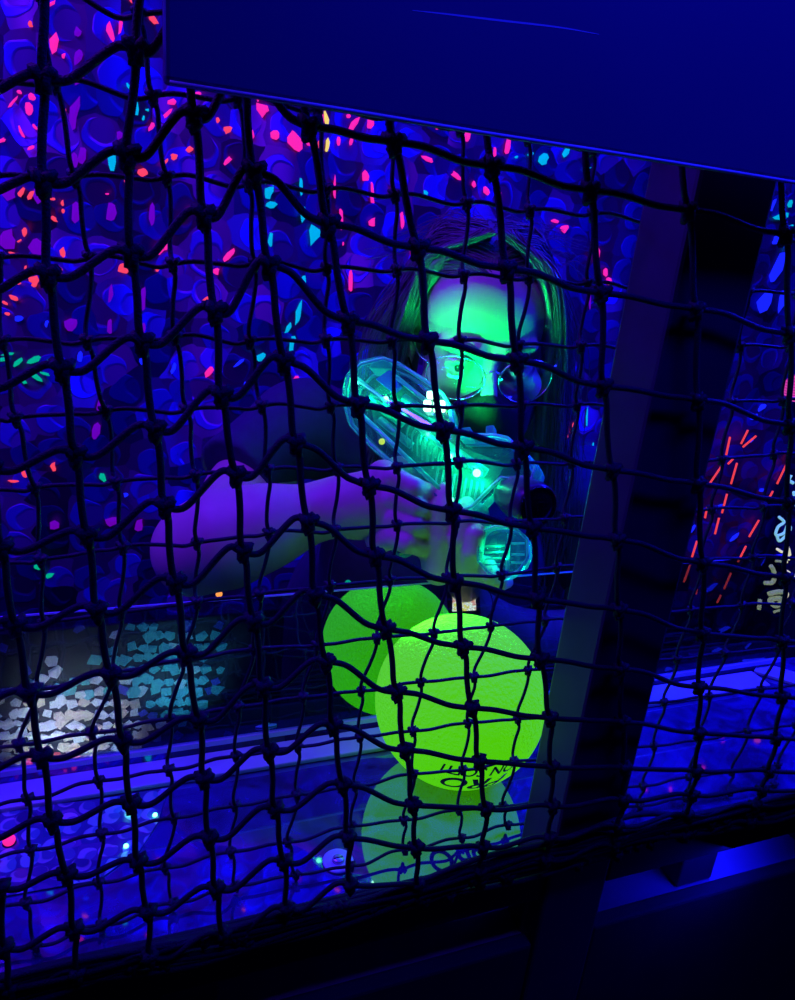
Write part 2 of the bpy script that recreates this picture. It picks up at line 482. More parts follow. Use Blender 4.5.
PINK, RED, CYAN, GREEN, VIOLET, YEL, BLUE = 'pink', 'red', 'cyan', 'green', 'violet', 'yellow', 'blue'
FL = {PINK: ((1, .02, .30), .95), RED: ((1, .06, .10), .95), CYAN: ((.0, .55, .62), .75), GREEN: ((.0, .55, .25), .75),
      VIOLET: ((.16, .0, .42), .8), YEL: ((1, .75, .12), .9), BLUE: ((.01, .02, 1), .9)}
flakes = [  # x, y, width, height (photo pixels), lean in degrees, colour
 (51,4,13,4,-30,PINK),(31,24,4,7,-20,RED),(45,21,4,3,30,PINK),(55,43,8,21,5,PINK),(64,56,4,6,20,PINK),(112,32,7,21,-18,PINK),(120,26,4,17,5,PINK),
 (134,2,14,5,35,RED),(140,10,5,3,40,RED),(153,19,13,6,45,RED),(29,109,8,15,0,PINK),(32,97,8,6,30,PINK),(20,92,5,4,0,PINK),(13,102,3,14,40,PINK),
 (35,127,7,3,45,PINK),(22,132,3,15,-25,PINK),(3,140,9,4,-20,PINK),(31,148,8,4,-15,PINK),(64,110,3,5,0,RED),(136,106,10,20,0,CYAN),(128,86,3,8,-35,CYAN),
 (110,160,9,22,-4,CYAN),(124,163,8,4,-20,CYAN),(143,118,3,5,20,CYAN),(148,110,4,3,0,CYAN),(172,102,9,6,0,PINK),(166,115,14,4,-45,PINK),(151,127,5,10,30,PINK),
 (143,172,12,8,-20,RED),(173,157,8,6,-20,RED),(164,163,9,4,-45,RED),(190,149,7,6,-20,RED),(186,94,6,3,-15,PINK),(197,94,9,5,-20,PINK),(126,182,7,8,0,RED),
 (108,194,4,2,0,PINK),(22,192,5,10,35,RED),(31,195,5,10,30,RED),(5,187,13,3,-8,PINK),(53,199,7,3,0,RED),
 (76,31,9,9,20,VIOLET),(79,57,9,17,25,VIOLET),(77,78,10,13,0,VIOLET),(76,115,9,36,10,VIOLET),(82,155,8,18,10,VIOLET),(73,160,7,16,0,VIOLET),(118,135,8,9,0,VIOLET),
 (10,192,14,16,0,VIOLET),(38,196,14,16,0,VIOLET),(76,212,9,22,0,VIOLET),(112,212,10,22,0,VIOLET),(152,214,7,24,0,VIOLET),(110,294,5,20,5,VIOLET),(144,298,6,26,0,VIOLET),
 (8,240,18,20,0,VIOLET),(36,248,16,20,0,VIOLET),(110,326,5,18,0,VIOLET),(72,325,12,16,20,VIOLET),(143,328,7,12,0,VIOLET),(100,405,7,16,5,VIOLET),(95,431,9,20,10,VIOLET),
 (54,525,10,10,30,VIOLET),(110,522,14,10,-10,VIOLET),(140,525,9,14,0,VIOLET),
 (264,111,15,13,30,PINK),(226,130,9,7,-20,RED),(217,120,4,6,0,RED),(274,135,9,9,10,PINK),(296,141,14,22,-35,PINK),(310,143,9,7,0,PINK),(229,159,11,5,-45,PINK),
 (252,135,5,9,0,PINK),(258,97,3,9,0,PINK),(284,102,5,4,30,RED),(326,120,5,20,-12,YEL),(323,116,4,18,-12,PINK),(327,146,5,15,0,YEL),(319,147,4,16,0,RED),(354,125,7,18,30,PINK),
 (369,123,7,11,0,PINK),(348,116,6,4,0,PINK),(339,141,5,9,0,PINK),(351,141,4,8,0,PINK),(365,176,7,12,-20,PINK),(335,187,3,25,-5,PINK),(372,190,3,19,-10,PINK),(392,188,3,18,-12,PINK),
 (272,182,4,9,-30,CYAN),(270,193,9,12,20,CYAN),(301,187,4,20,-5,CYAN),
 (466,137,8,11,0,PINK),(437,128,6,3,0,PINK),(508,146,6,19,0,PINK),(494,153,4,12,0,PINK),(428,160,13,4,25,PINK),(455,175,16,5,27,PINK),(474,184,6,6,30,PINK),(486,191,11,6,40,PINK),
 (500,197,3,9,0,PINK),(545,159,12,12,10,CYAN),(532,154,9,4,-10,CYAN),(564,151,6,15,5,CYAN),(424,193,4,7,-20,CYAN),(517,157,4,3,0,CYAN),(585,170,10,2,-25,CYAN),
 (597,258,5,20,-8,PINK),(605,272,5,9,-20,PINK),(608,281,8,6,40,PINK),(782,216,19,7,-8,CYAN),(790,204,7,8,0,CYAN),(788,246,7,15,-10,CYAN),(793,226,8,3,0,CYAN),
 (25,232,5,9,5,RED),(63,252,5,10,-5,RED),(63,203,3,6,0,RED),(63,211,3,5,0,RED),(53,218,9,4,40,RED),(58,273,6,13,4,RED),(36,280,11,9,10,RED),(34,285,6,4,0,RED),(19,283,5,3,-20,RED),
 (14,298,11,5,25,RED),(5,303,7,3,30,RED),(8,314,6,4,10,RED),(14,254,10,3,20,RED),(19,241,6,2,-30,RED),(26,268,3,5,0,RED),(124,268,12,12,0,RED),(138,259,7,5,0,RED),(157,269,5,6,0,RED),
 (160,250,7,12,35,PINK),(167,243,6,14,15,PINK),(180,221,5,16,35,RED),(187,209,7,2,-10,RED),
 (6,359,12,5,-10,GREEN),(10,354,12,3,-8,GREEN),(18,362,12,5,-42,GREEN),(34,360,14,7,-32,GREEN),(35,376,12,5,38,GREEN),(46,374,10,3,22,GREEN),(23,381,10,4,45,GREEN),(50,360,7,3,-20,GREEN),
 (228,256,17,6,-42,PINK),(217,271,6,8,0,PINK),(209,298,11,5,-20,RED),(341,219,4,22,-10,PINK),(373,222,8,10,0,PINK),(343,244,2,4,0,PINK),(351,281,4,26,-6,PINK),(372,200,4,8,-20,PINK),
 (271,239,5,15,3,CYAN),(313,234,13,21,0,CYAN),(303,215,6,17,0,CYAN),(272,205,11,7,10,CYAN),(304,281,5,14,0,CYAN),(299,313,6,24,8,CYAN),(288,328,5,13,25,CYAN),(293,344,6,21,5,CYAN),
 (262,357,11,8,-20,CYAN),(553,221,9,4,10,PINK),(563,229,8,8,30,PINK),(402,220,4,20,-12,PINK),(411,252,5,5,0,PINK),(449,224,8,8,0,VIOLET),(209,372,7,12,20,PINK),(297,380,6,9,0,PINK),
 (54,467,5,11,0,RED),(24,474,4,10,-15,RED),(13,481,10,3,10,RED),(102,478,6,11,-30,GREEN),(37,567,9,5,30,GREEN),(48,576,8,6,-25,GREEN),
 (571,430,2,17,15,RED),(587,418,2,23,-12,CYAN),(593,446,2,10,-12,CYAN),(590,300,3,22,-15,VIOLET),
 (18,319,8,7,-20,BLUE),(47,324,4,7,10,BLUE),(80,357,5,12,5,BLUE),(142,358,5,13,0,BLUE),(173,368,5,12,10,BLUE),(125,495,5,5,0,BLUE),(42,47,5,20,0,BLUE),(157,448,3,14,0,BLUE),
 (240,362,14,4,-35,BLUE),(245,385,5,8,0,BLUE),(755,417,12,6,-20,BLUE),(762,408,10,7,-30,BLUE),(753,440,6,4,-30,BLUE),(735,537,14,6,-30,BLUE),(760,489,7,4,0,BLUE),(695,530,5,12,20,BLUE),
 (714,507,10,4,-50,BLUE),(711,586,14,6,-35,BLUE),(765,562,9,5,-30,BLUE),(787,395,12,3,-40,BLUE),(774,205,6,16,10,BLUE),
 (776,268,16,30,10,BLUE),(764,302,17,26,0,BLUE),(783,301,12,24,-5,BLUE),(774,240,7,11,0,BLUE),(722,630,14,6,-25,BLUE),(716,650,12,5,-5,BLUE),(668,670,8,5,0,BLUE),(750,648,10,4,-30,BLUE),
]
rf = random.Random(5)
for k in range(240):
    x, y = rf.uniform(-620, 1250), rf.uniform(-330, 560)
    if -12 < x < 807 and y > -12: continue
    flakes.append((x, y, rf.uniform(4, 11), rf.uniform(4, 15), rf.uniform(-45, 45), rf.choice((PINK, PINK, RED, RED, CYAN, VIOLET, BLUE))))
groups = {}
for (x, y, w, h, a, c) in flakes:
    mb = groups.setdefault(c, MB())
    p = aty(x, y, YC - .026)
    dep = (RW.T @ (p - CAM))[2]
    k = dep / F
    yy = curtain_y(p[0], p[2]) - .004
    p = p + ray(x, y) * ((yy - p[1]) / ray(x, y)[1])
    ca, sa = math.cos(math.radians(a)), math.sin(math.radians(a))
    bulge = random.uniform(-.25, .25)
    poly = []
    for t in range(8):
        q = t * math.pi / 4 + .2
        lx = w / 2 * math.copysign(abs(math.cos(q)) ** .85, math.cos(q)); ly = h / 2 * math.sin(q)
        lx += bulge * w * (1 - (2 * ly / h) ** 2) * 1.1 + random.uniform(-.13, .13) * w
        ly += random.uniform(-.10, .10) * h
        ux, uy = lx * ca - ly * sa, lx * sa + ly * ca
        # picture-plane axes laid into the curtain's own plane
        poly.append(p + np.array([r_[0] * ux + d_[0] * uy, 0, r_[2] * ux + d_[2] * uy]) * k + np.array([0, random.uniform(-.001, .001), 0]))
    poly = [np.array([q[0], curtain_y(q[0], q[2]) - .004, q[2]]) for q in poly]
    cen = np.mean(poly, axis=0)
    top = [q + np.array([0, -.0012, 0]) for q in poly]
    n = len(poly)
    V = poly + top + [cen, cen + np.array([0, -.0025, 0])]
    Fs = [(i, (i + 1) % n, n + (i + 1) % n, n + i) for i in range(n)] + [(n + i, n + (i + 1) % n, 2 * n + 1) for i in range(n)] + [((i + 1) % n, i, 2 * n) for i in range(n)]
    mb.add(V, Fs)
for c, mb in groups.items():
    col, s_ = FL[c]
    o = mb.build('glint_flake', glow(c + '_lamp_glint', col, s_), cur)  # lamp glints in the foil, built as glowing flakes
    o['kind'] = 'stuff'
    o['label'] = c + ' glowing flakes standing for lamp glints on the foil'

# neon reflections in the foil built as glowing red dashes, and painted pillar on the right
M_redglow = glow('red_glow', (1, .06, .07), .85)
def dashes(name, segs, label, r=.0027, y=YC - .03):
    o = empty(name, aty(segs[-1][2], segs[-1][3], y), label, 'reflection', 'red reflections built on the foil')
    for (x0, y0, x1, y1) in segs:
        mb = MB()
        mb.tube([aty(x0, y0, y), aty((x0 + x1) / 2, (y0 + y1) / 2, y), aty(x1, y1, y)], r, 8)
        mb.build('reflection_dash', M_redglow, o, True)
    return o
dashes('red_reflection', [(730,437,726,456),(721,467,708,486),(722,472,717,484),(707,508,705,518),(697,541,692,557),(690,565,684,582),(697,588,696,594)],
       'red reflection built as glowing dashes nearest the dark post')
dashes('red_reflection', [(737,463,731,484),(727,494,722,513),(719,518,715,534),(733,459,728,464)], 'short red reflection built as dashes between two longer ones')
dashes('red_reflection', [(789,459,777,484),(773,491,768,500),(759,520,749,537),(746,546,738,562),(731,573,724,589),(721,595,717,603)],
       'long slanting red reflection built as dashes beside the painted pillar')
dashes('red_reflection', [(756,436,743,447),(748,430,741,444)], 'small hooked red reflection built above the slanting ones')

# ------------------------------------------------------------------ the barrier: posts, board, rails, lower panel
b = MB(); b.box((.339, .40, .0), (.403, .45, 2.5), .003); po = b.build('barrier_post', M_post)
tag(po, 'dark square timber post between the two net bays', 'post')
b = MB(); b.box((.0261, .366, 1.5500), (1.5, .380, 2.599), .002); bd = b.build('overhead_board', M_board)
tag(bd, 'large dark navy board hanging across the top', 'board')
b = MB(); b.tube([(.028 + k * .0736, .3662, 1.5497 + .0002 * math.sin(k * 2.3)) for k in range(21)], .0010, 8); b.build('bottom_edging', principled('grey_edging', (.8, .9, .9), .5), bd, True)
b = MB()
pp = spline([aty(413, 10, .3652), aty(450, 14, .3652), aty(500, 20, .3652), aty(560, 27, .3652), aty(600, 34, .3652)], 4)
wd_ = [.00012 + .00032 * math.sin(math.pi * i / (len(pp) - 1)) for i in range(len(pp))]
vv = [(p[0], .36592, p[2] + q * w_) for p, w_ in zip(pp, wd_) for q in (-1, 1)]
b.add(vv, [(2 * i, 2 * i + 2, 2 * i + 3, 2 * i + 1) for i in range(len(pp) - 1)]); b.build('scratch', principled('pale_scratch', (.85, .88, .95), .6), bd)
def rail(name, x0, x1, z0, z1, y0, y1, label):
    b = MB(); b.box((x0, y0, z0), (x1, y1, z1), .003)
    return tag(b.build(name, M_black_paint), label, 'rail')
rail('barrier_rail', -1.2, .3385, .966, 1.004, .402, .421, 'black wooden rail under the net, in the ball bay')
rail('barrier_rail', .4035, 1.5, .966, 1.004, .402, .421, 'black wooden rail under the net, right of the dark post')
def panel(x0, x1, label):
    b = MB(); b.box((x0, .402, 0.02), (x1, .417, .912), .003)
    return tag(b.build('knee_wall', M_black_paint), label, 'low wall')
panel(-1.2, .3385, 'black low wall under the net in the ball bay')
panel(.4035, 1.5, 'black low wall under the net right of the post')
M_ledge = principled('violet_shelf_paint', (.25, .16, .45), .5, noise=.3, nscale=14)
b = MB(); b.box((-1.2, .4175, .888), (1.5, .62, .903), .002); tag(b.build('under_shelf', M_ledge), 'low shelf seen through the slots under the rail', 'shelf')
for i, (x0, x1) in enumerate(((.52, .565), (.70, .745), (.02, .065))):
    b = MB(); b.box((x0, .424, .9035), (x1, .47, .964), .002)
    tag(b.build('slot_block', M_post), ('dark wooden block in the slot, first right of the post', 'dark wooden block in the slot, second right of the post',
        'dark wooden block in the slot under the ball bay')[i], 'block', 'blocks in the slot under the rail')

# ------------------------------------------------------------------ table and clear shield
ZT = .983
def make_table_mat():
    m, nt, out = mat('blue_gloss_laminate')
    L = nt.links.new
    tc = N(nt, 'ShaderNodeTexCoord')
    nz = N(nt, 'ShaderNodeTexNoise', Scale=26.0, Detail=5.0, Roughness=.6, Distortion=1.2)
    L(tc.outputs['Object'], nz.inputs['Vector'])
    cr = N(nt, 'ShaderNodeValToRGB')
    cr.color_ramp.elements[0].position = .38; cr.color_ramp.elements[0].color = (.03, .01, .09, 1)
    cr.color_ramp.elements[1].position = .62; cr.color_ramp.elements[1].color = (.05, .04, .32, 1)
    L(nz.outputs[0], cr.inputs[0])
    d = N(nt, 'ShaderNodeBsdfDiffuse'); L(cr.outputs[0], d.inputs[0])
    g = N(nt, 'ShaderNodeBsdfGlossy', Roughness=.03); g.inputs[0].default_value = (.8, 1, .9, 1)
    fr = N(nt, 'ShaderNodeFresnel', IOR=1.75)
    mp = N(nt, 'ShaderNodeMapRange')
    mp.inputs['To Min'].default_value = .24; mp.inputs['To Max'].default_value = 1
    L(fr.outputs[0], mp.inputs['Value'])
    mx = N(nt, 'ShaderNodeMixShader')
    L(mp.outputs[0], mx.inputs[0]); L(d.outputs[0], mx.inputs[1]); L(g.outputs[0], mx.inputs[2])
    L(mx.outputs[0], out.inputs[0])
    return m
M_table = make_table_mat()
tb = empty('counter', (.3, .55, .965), 'glossy blue counter carrying the ball behind the net', 'counter')
b = MB()
b.prism([(-1.2, .424, ZT), (.336, .424, ZT), (.336, .453, ZT), (.406, .453, ZT), (.406, .424, ZT), (1.5, .424, ZT), (1.5, .656, ZT), (-1.2, .656, ZT)],
        (0, 0, -.018), 0, both=False)
b.build('countertop', M_table, tb)
b = MB(); b.box((-1.2, .632, 0), (1.5, .650, .9645), .002); b.build('support_panel', M_black_paint, tb)
M_trim = principled('pale_trim', (.42, .50, .62), .4, noise=.25, nscale=35, bump=.2)
b = MB(); b.box((-1.2, .600, ZT + .0005), (.80, .634, ZT + .006), .0015); b.build('back_strip', M_trim, tb)
b = MB(); b.prism([(.805, .634, ZT + .003), (.90, .53, ZT + .003), (.93, .545, ZT + .003), (.832, .652, ZT + .003)], (0, 0, .005), .001); b.build('corner_strip', M_trim, tb)
t_ = math.radians(15.7)
sn, cs = math.sin(t_), math.cos(t_)
sh = empty('clear_shield', (.3, .645, ZT), 'long clear acrylic shield leaning back behind the ball', 'shield')
def sp(x, s, w):                       # along, up the sheet, through the sheet
    return (x, .6425 + s * sn + w * cs, ZT + .0125 + s * cs - w * sn)
M_sheet = clear_plastic('clear_acrylic', (.82, .86, .94), .44, (.45, 1, .78), .015)
SH = .1445
def quadbox(mb, x0, x1, s0, s1, w0, w1):
    V = [sp(x, s, w) for x in (x0, x1) for s in (s0, s1) for w in (w0, w1)]
    mb.add(V, [(0, 1, 3, 2), (4, 6, 7, 5), (0, 4, 5, 1), (2, 3, 7, 6), (0, 2, 6, 4), (1, 5, 7, 3)])
b = MB()
V = [sp(x, s, 0) for x in (-1.2, .86) for s in (.001, SH)]
b.add(V, [(0, 1, 3, 2)])
pane = b.build('pane', M_sheet, sh)
sm = pane.modifiers.new('thickness', 'SOLIDIFY'); sm.thickness = .0004; sm.offset = 0
b = MB(); quadbox(b, -1.2, .86, SH, SH + .0016, -.0012, .0012); b.build('polished_edge', principled('acrylic_edge', (.5, .6, .95), .3), sh)
b = MB(); quadbox(b, -1.2, .86, -.004, .0008, -.004, .004); b.build('foot_channel', M_trim, sh)

# washer and screw on the counter
wp = atz(338, 862, ZT)
ws = empty('washer_screw', (wp[0], wp[1], ZT), 'pale round washer with a screw on the counter left of the ball', 'washer')
b = MB(); b.lathe((wp[0], wp[1], ZT + .0003), (0, 0, 1), [(0, .0135), (.0012, .0135), (.0016, .0128), (.0018, .006)], 32); b.build('washer', principled('white_washer', (.55, .8, .95), .4), ws, True)
b = MB(); b.lathe((wp[0], wp[1], ZT + .002), (0, 0, 1), [(0, .0055), (.002, .005), (.003, .003)], 20); b.build('screw_head', principled('steel_screw', (.7, .9, .85), .25, .6), ws, True)
b = MB(); b.box((wp[0] - .004, wp[1] - .0006, ZT + .0046), (wp[0] + .004, wp[1] + .0006, ZT + .0054), .0002, 1); b.build('screw_slot', M_black_paint, ws)

# ------------------------------------------------------------------ the ball
RB = .085
BC = np.array([.317, .5578, ZT + RB + .0004])
def ball_mat():
    m, nt, out = mat('fluorescent_green_foam')
    L = nt.links.new
    tc = N(nt, 'ShaderNodeTexCoord')
    vo = N(nt, 'ShaderNodeTexNoise', Scale=230.0, Detail=2.0)
    n2 = N(nt, 'ShaderNodeTexNoise', Scale=14.0, Detail=2.0)
    L(tc.outputs['Object'], vo.inputs['Vector']); L(tc.outputs['Object'], n2.inputs['Vector'])
    bp = N(nt, 'ShaderNodeBump', Strength=1.0, Distance=.005); L(vo.outputs[0], bp.inputs['Height'])
    d = N(nt, 'ShaderNodeBsdfPrincipled', Roughness=.85)
    d.inputs['Specular IOR Level'].default_value = .15
    d.inputs['Base Color'].default_value = (.14, .95, .03, 1)
    L(bp.outputs[0], d.inputs['Normal'])
    d.inputs['Emission Color'].default_value = (.11, .82, .002, 1)
    d.inputs['Emission Strength'].default_value = .72
    L(d.outputs[0], out.inputs[0])
    return m
M_ball = ball_mat()
bl = empty('foam_ball', (BC[0], BC[1], ZT), 'glowing lime green textured foam ball resting on the counter', 'ball')
b = MB(); b.ball(BC, RB, 96, 64); b.build('ball_skin', M_ball, bl, True)
M_ink = principled('black_ink', (.004, .006, .004), .6)
def ball_text(txt, size, lat_off, skew=0.25):
    cu = bpy.data.curves.new('lettering', 'FONT')
    cu.body = txt; cu.size = size; cu.align_x = 'CENTER'; cu.shear = skew
    cu.extrude = 0; cu.offset = size * .022
    tmp = bpy.data.objects.new('lettering', cu)
    COL.objects.link(tmp)
    bpy.context.view_layer.update()
    dg = bpy.context.evaluated_depsgraph_get()
    me = bpy.data.meshes.new_from_object(tmp.evaluated_get(dg))
    bpy.data.objects.remove(tmp); bpy.data.curves.remove(cu)
    bm2 = bmesh.new(); bm2.from_mesh(me)
    bmesh.ops.subdivide_edges(bm2, edges=[e for e in bm2.edges if e.calc_length() > .003], cuts=2)
    # centre of the print and its own axes on the sphere (print is upside down)
    dd = ray(482, 768); oc = CAM - BC
    bq = dd @ oc
    n0 = unit(CAM + dd * (-bq - math.sqrt(bq * bq - oc @ oc + RB * RB)) - BC)
    up = -unit(np.array([0, 0, 1]) - n0 * n0[2])
    rt = np.cross(up, n0)
    for v in bm2.verts:
        x, y = v.co.x, v.co.y + lat_off
        p = n0 + rt * (x / RB) + up * (y / RB)
        v.co = Vector(BC + unit(p) * (RB + .0006))
    bm2.to_mesh(me); bm2.free()
    for p in me.polygons: p.use_smooth = True
    o = bpy.data.objects.new('lettering', me); COL.objects.link(o)
    me.materials.append(M_ink)
    o.parent = bl; o.matrix_parent_inverse = bl.matrix_basis.inverted()
    o['label'] = 'black printed lettering'
ball_text('ON SOFTI', .017, .000)
ball_text('PRO', .034, .017, .35)

# ------------------------------------------------------------------ nets
near_rows = {   # knots in photo pixels, by column
 -1: [(-30,90),(-30,190),(-28,290),(-20,385),(-10,468),(1,548),(15,625),(29,693),(42,757),(52,821),(67,875),(74,930),(78,973)],
 0: [(43,78),(43,181),(48,275),(62,369),(75,454),(87,535),(97,610),(111,675),(123,741),(131,804),(138,862),(148,912),(150,957)],
 1: [(136,50),(127,155),(131,254),(142,342),(155,429),(165,506),(175,582),(186,654),(199,720),(204,779),(209,838),(216,889),(223,935)],
 2: [(188,19),(194,116),(204,215),(215,311),(221,395),(236,475),(243,551),(254,621),(263,687),(269,751),(275,809),(284,862),(287,909)],
 3: [(232,-20),(243,76),(254,172),(269,265),(284,361),(296,443),(308,522),(315,595),(326,662),(333,726),(343,785),(348,838),(350,885)],
 4: [(295,30),(309,126),(328,224),(348,321),(358,405),(369,486),(375,556),(386,629),(397,692),(405,750),(413,805),(416,848),(418,885)],
 5: [(378,45),(394,142),(418,248),(428,341),(443,430),(452,511),(455,582),(463,647),(472,708),(479,761),(486,809),(483,847),(480,872)],
 6: [(480,68),(492,166),(507,269),(517,361),(523,448),(532,528),(537,599),(540,659),(550,718),(551,767),(552,806),(549,838),(545,860)],
 7: [(578,92),(590,190),(601,293),(603,386),(612,470),(617,540),(619,610),(620,669),(622,722),(625,768),(624,800),(618,826),(614,845)],
 8: [(676,110),(688,210),(696,309),(698,400),(698,484),(703,563),(702,633),(699,687),(699,733),(696,771),(692,795),(688,815),(684,835)],
 9: [(775,130),(786,234),(790,334),(790,425),(788,502),(785,578),(782,641),(782,697),(776,738),(769,771),(762,790),(755,805),(750,822)],
 10: [(870,150),(878,255),(880,355),(878,445),(875,522),(870,592),(866,655),(862,705),(856,745),(848,775),(840,790),(832,800),(826,812)]}
rows_n = 13
far_cols = [
 [(-75,90),(-62,178),(-50,258),(-40,341),(-30,420),(-22,492),(-16,566),(-12,632),(-22,700),(-38,756),(-34,812),(-34,865),(-38,915),(-30,955)],
 [(-20,84),(-8,177),(-2,258),(2,341),(16,418),(35,488),(41,560),(44,623),(38,689),(19,745),(28,799),(31,850),(26,903),(36,946)],
 [(55,82),(75,177),(90,258),(87,341),(106,411),(116,482),(123,547),(121,613),(114,672),(92,733),(99,781),(102,834),(99,883),(102,925)],
 [(153,96),(167,177),(173,264),(175,337),(187,410),(196,475),(197,543),(197,602),(184,660),(170,719),(169,770),(174,818),(165,868),(174,903)],
 [(238,98),(249,184),(255,263),(250,341),(262,406),(268,470),(269,533),(260,594),(254,649),(238,707),(236,756),(235,806),(231,852),(236,886)],
 [(318,108),(326,189),(327,268),(326,340),(331,406),(337,468),(335,530),(330,586),(317,645),(303,697),(298,747),(297,795),(288,842),(296,875)],
 [(390,117),(395,195),(397,270),(392,341),(397,407),(397,467),(397,525),(390,580),(377,638),(361,691),(360,737),(355,786),(352,826),(351,866)],
 [(460,127),(467,203),(464,275),(460,341),(460,406),(459,462),(456,522),(447,577),(434,633),(421,682),(413,731),(414,774),(404,820),(405,850)],
 [(528,137),(530,210),(529,278),(519,345),(522,405),(517,464),(511,522),(502,575),(491,626),(474,677),(468,723),(463,770),(459,810),(462,838)],
 [(593,148),(593,214),(588,283),(581,346),(577,405),(572,463),(565,518),(557,567),(545,620),(528,670),(518,719),(514,761),(503,806),(508,825)],
 [(660,155),(660,222),(655,290),(648,350),(640,408),(634,465),(626,520),(616,570),(604,620),(592,668),(584,716),(578,758),(566,795),(568,812)],
 [(752,165),(750,230),(748,292),(740,346),(732,402),(722,459),(712,509),(702,560),(691,610),(677,659),(664,702),(654,746),(643,786),(640,806)],
 [(810,178),(806,240),(798,292),(790,346),(783,400),(774,454),(764,507),(753,557),(742,605),(725,653),(709,696),(699,740),(689,777),(686,798)],
 [(872,190),(868,250),(858,300),(848,350),(838,402),(828,456),(816,508),(806,557),(793,603),(778,648),(761,689),(748,731),(732,772),(730,792)],
 [(925,200),(920,258),(910,305),(900,352),(890,404),(878,458),(866,508),(856,556),(842,600),(826,644),(808,684),(796,725),(778,765),(774,785)]]
def extend(cols, left, up):
    cols = [list(c) for c in cols]
    for _ in range(left):
        cols.insert(0, [(2 * a[0] - b_[0] + 4, 2 * a[1] - b_[1] if abs(a[1] - b_[1]) < 30 else a[1] + 12) for a, b_ in zip(cols[0], cols[1])])
    for c in cols:
        for _ in range(up):
            c.insert(0, (2 * c[0][0] - c[1][0], 2 * c[0][1] - c[1][1]))
    return cols
def near_pt(p, i=0, j=0):
    y = .3905 + .0018 * math.sin(i * 2.1 + j * 1.3)
    return aty(p[0], p[1], y)
def far_pt(p, i=0, j=0):
    q = aty(p[0], p[1], .462 + .003 * math.sin(i * 1.7 + j * 2.3))
    zt = ZT + .007
    if q[2] < zt:
        q = atz(p[0], p[1], zt)
    return q
def knot(mb, c, r, seed):
    """a pulled overhand knot: three interlocked turns"""
    k = random.Random(seed)
    a0 = k.uniform(0, 3)
    pts = []
    for t in np.linspace(0, 1, 22):
        a = a0 + t * 4 * math.pi
        w = .55 + .35 * math.sin(3 * a)
        pts.append(c + r * np.array([w * math.cos(a), .5 * math.sin(1.5 * a), w * math.sin(a) * 1.05 + .25 * math.cos(2 * a)]))
    mb.tube(pts, r * .46, 6)
    mb.ball(c, r * .62, 8, 6)
def drape(mb, cols, rows, pt, rad, kr, dxh, dyh, up=True):
    cols = list(cols)
    n = len(cols[0])
    P = [[pt(cols[i][j], i, j) for j in range(n)] for i in range(len(cols))]
    for i, c in enumerate(cols):
        pts = []
        for j in range(n):
            pts.append(P[i][j])
            if j < n - 1:
                x0, y0 = c[j]; x1, y1 = c[j + 1]
                s = (1 if (i + j) % 2 else -1)
                pts.append(pt((x0 + .2 * (x1 - x0) + dxh[1], y0 + .2 * (y1 - y0)), i, j))
                pts.append(pt(((x0 + x1) / 2 + s * .8, (y0 + y1) / 2), i, j))
                pts.append(pt((x0 + .82 * (x1 - x0) - dxh[1], y0 + .82 * (y1 - y0)), i, j))
        if up:
            first = P[i][0]
            pts = [first + np.array([0, 0, .05])] + pts
        mb.tube(spline(pts, 4), rad, 7)
    for j in range(n):
        pts = []
        for i in range(len(cols)):
            pts.append(P[i][j])
            if i < len(cols) - 1:
                x0, y0 = cols[i][j]; x1, y1 = cols[i + 1][j]
                g = (dyh if (x0 < 300) else dyh * .55) * (.5 if y0 > 640 else 1)
                e = .17 * (x1 - x0)
                pts.append(pt((x0 + e, y0 + g * .55), i, j))
                pts.append(pt((x0 + .34 * (x1 - x0), y0 + .16 * (y1 - y0) + g * .5), i, j))
                pts.append(pt((x0 + .66 * (x1 - x0), y0 + .80 * (y1 - y0) - g * .35), i, j))
                pts.append(pt((x1 - e, y1 - g * .75), i, j))
        mb.tube(spline(pts, 4), rad, 7)
    for i in range(len(cols)):
        for j in range(n):
            knot(mb, P[i][j], kr, i * 100 + j)
b = MB()
drape(b, extend([near_rows[k] for k in range(-1, 11)], 4, 3), rows_n, near_pt, .0020, .0054, (14, 1.5), 6)
nn = b.build('net', M_cord_near, None, True)
tag(nn, 'thick black knotted net hanging in front of the dark post', 'net')
b = MB()
for s in range(13):
    ph = random.uniform(0, 6); am = random.uniform(.003, .009)
    x = np.linspace(-.25, .95, 70)
    zz = 1.008 + random.uniform(0, .022) + am * np.sin(x * random.uniform(18, 40) + ph) * .6
    zz = zz + .022 * np.exp(-((x - .36) / .12) ** 2) * random.uniform(.1, 1)
    yy = .3935 - .001 * (s % 3) + .0012 * np.sin(x * 23 + ph)
    b.tube(np.stack([x, yy, zz], 1), .0024, 6)
for s in range(4):                      # turns of net lying over the rail
    x = np.linspace(-.30, .98, 120)
    w_ = np.clip(1 - np.minimum(np.abs(x - .371) / .055, 1) ** 4, 0, 1)
    yy = (.4065 + .003 * s) * (1 - w_) + (.3925 - .0003 * s) * w_
    zz = 1.0068 + .0012 * (1 + np.sin(x * (19 + 5 * s) + s)) * .5 + .004 * s * w_
    b.tube(np.stack([x, yy, zz], 1), .0024, 6)
for k in range(46):
    x = random.uniform(.0, .75); z = 1.008 + random.uniform(0, .02)
    knot(b, np.array([x, .3925, z]), .0046, 900 + k)
hm = b.build('bunched_hem', M_cord_near, nn, True)
b = MB()
drape(b, extend(far_cols, 4, 3), 14, far_pt, .0014, .0038, (9, 2), -4)
fn = b.build('net', M_cord_far, None, True)
tag(fn, 'finer dark knotted net hanging just behind the thick net', 'net')

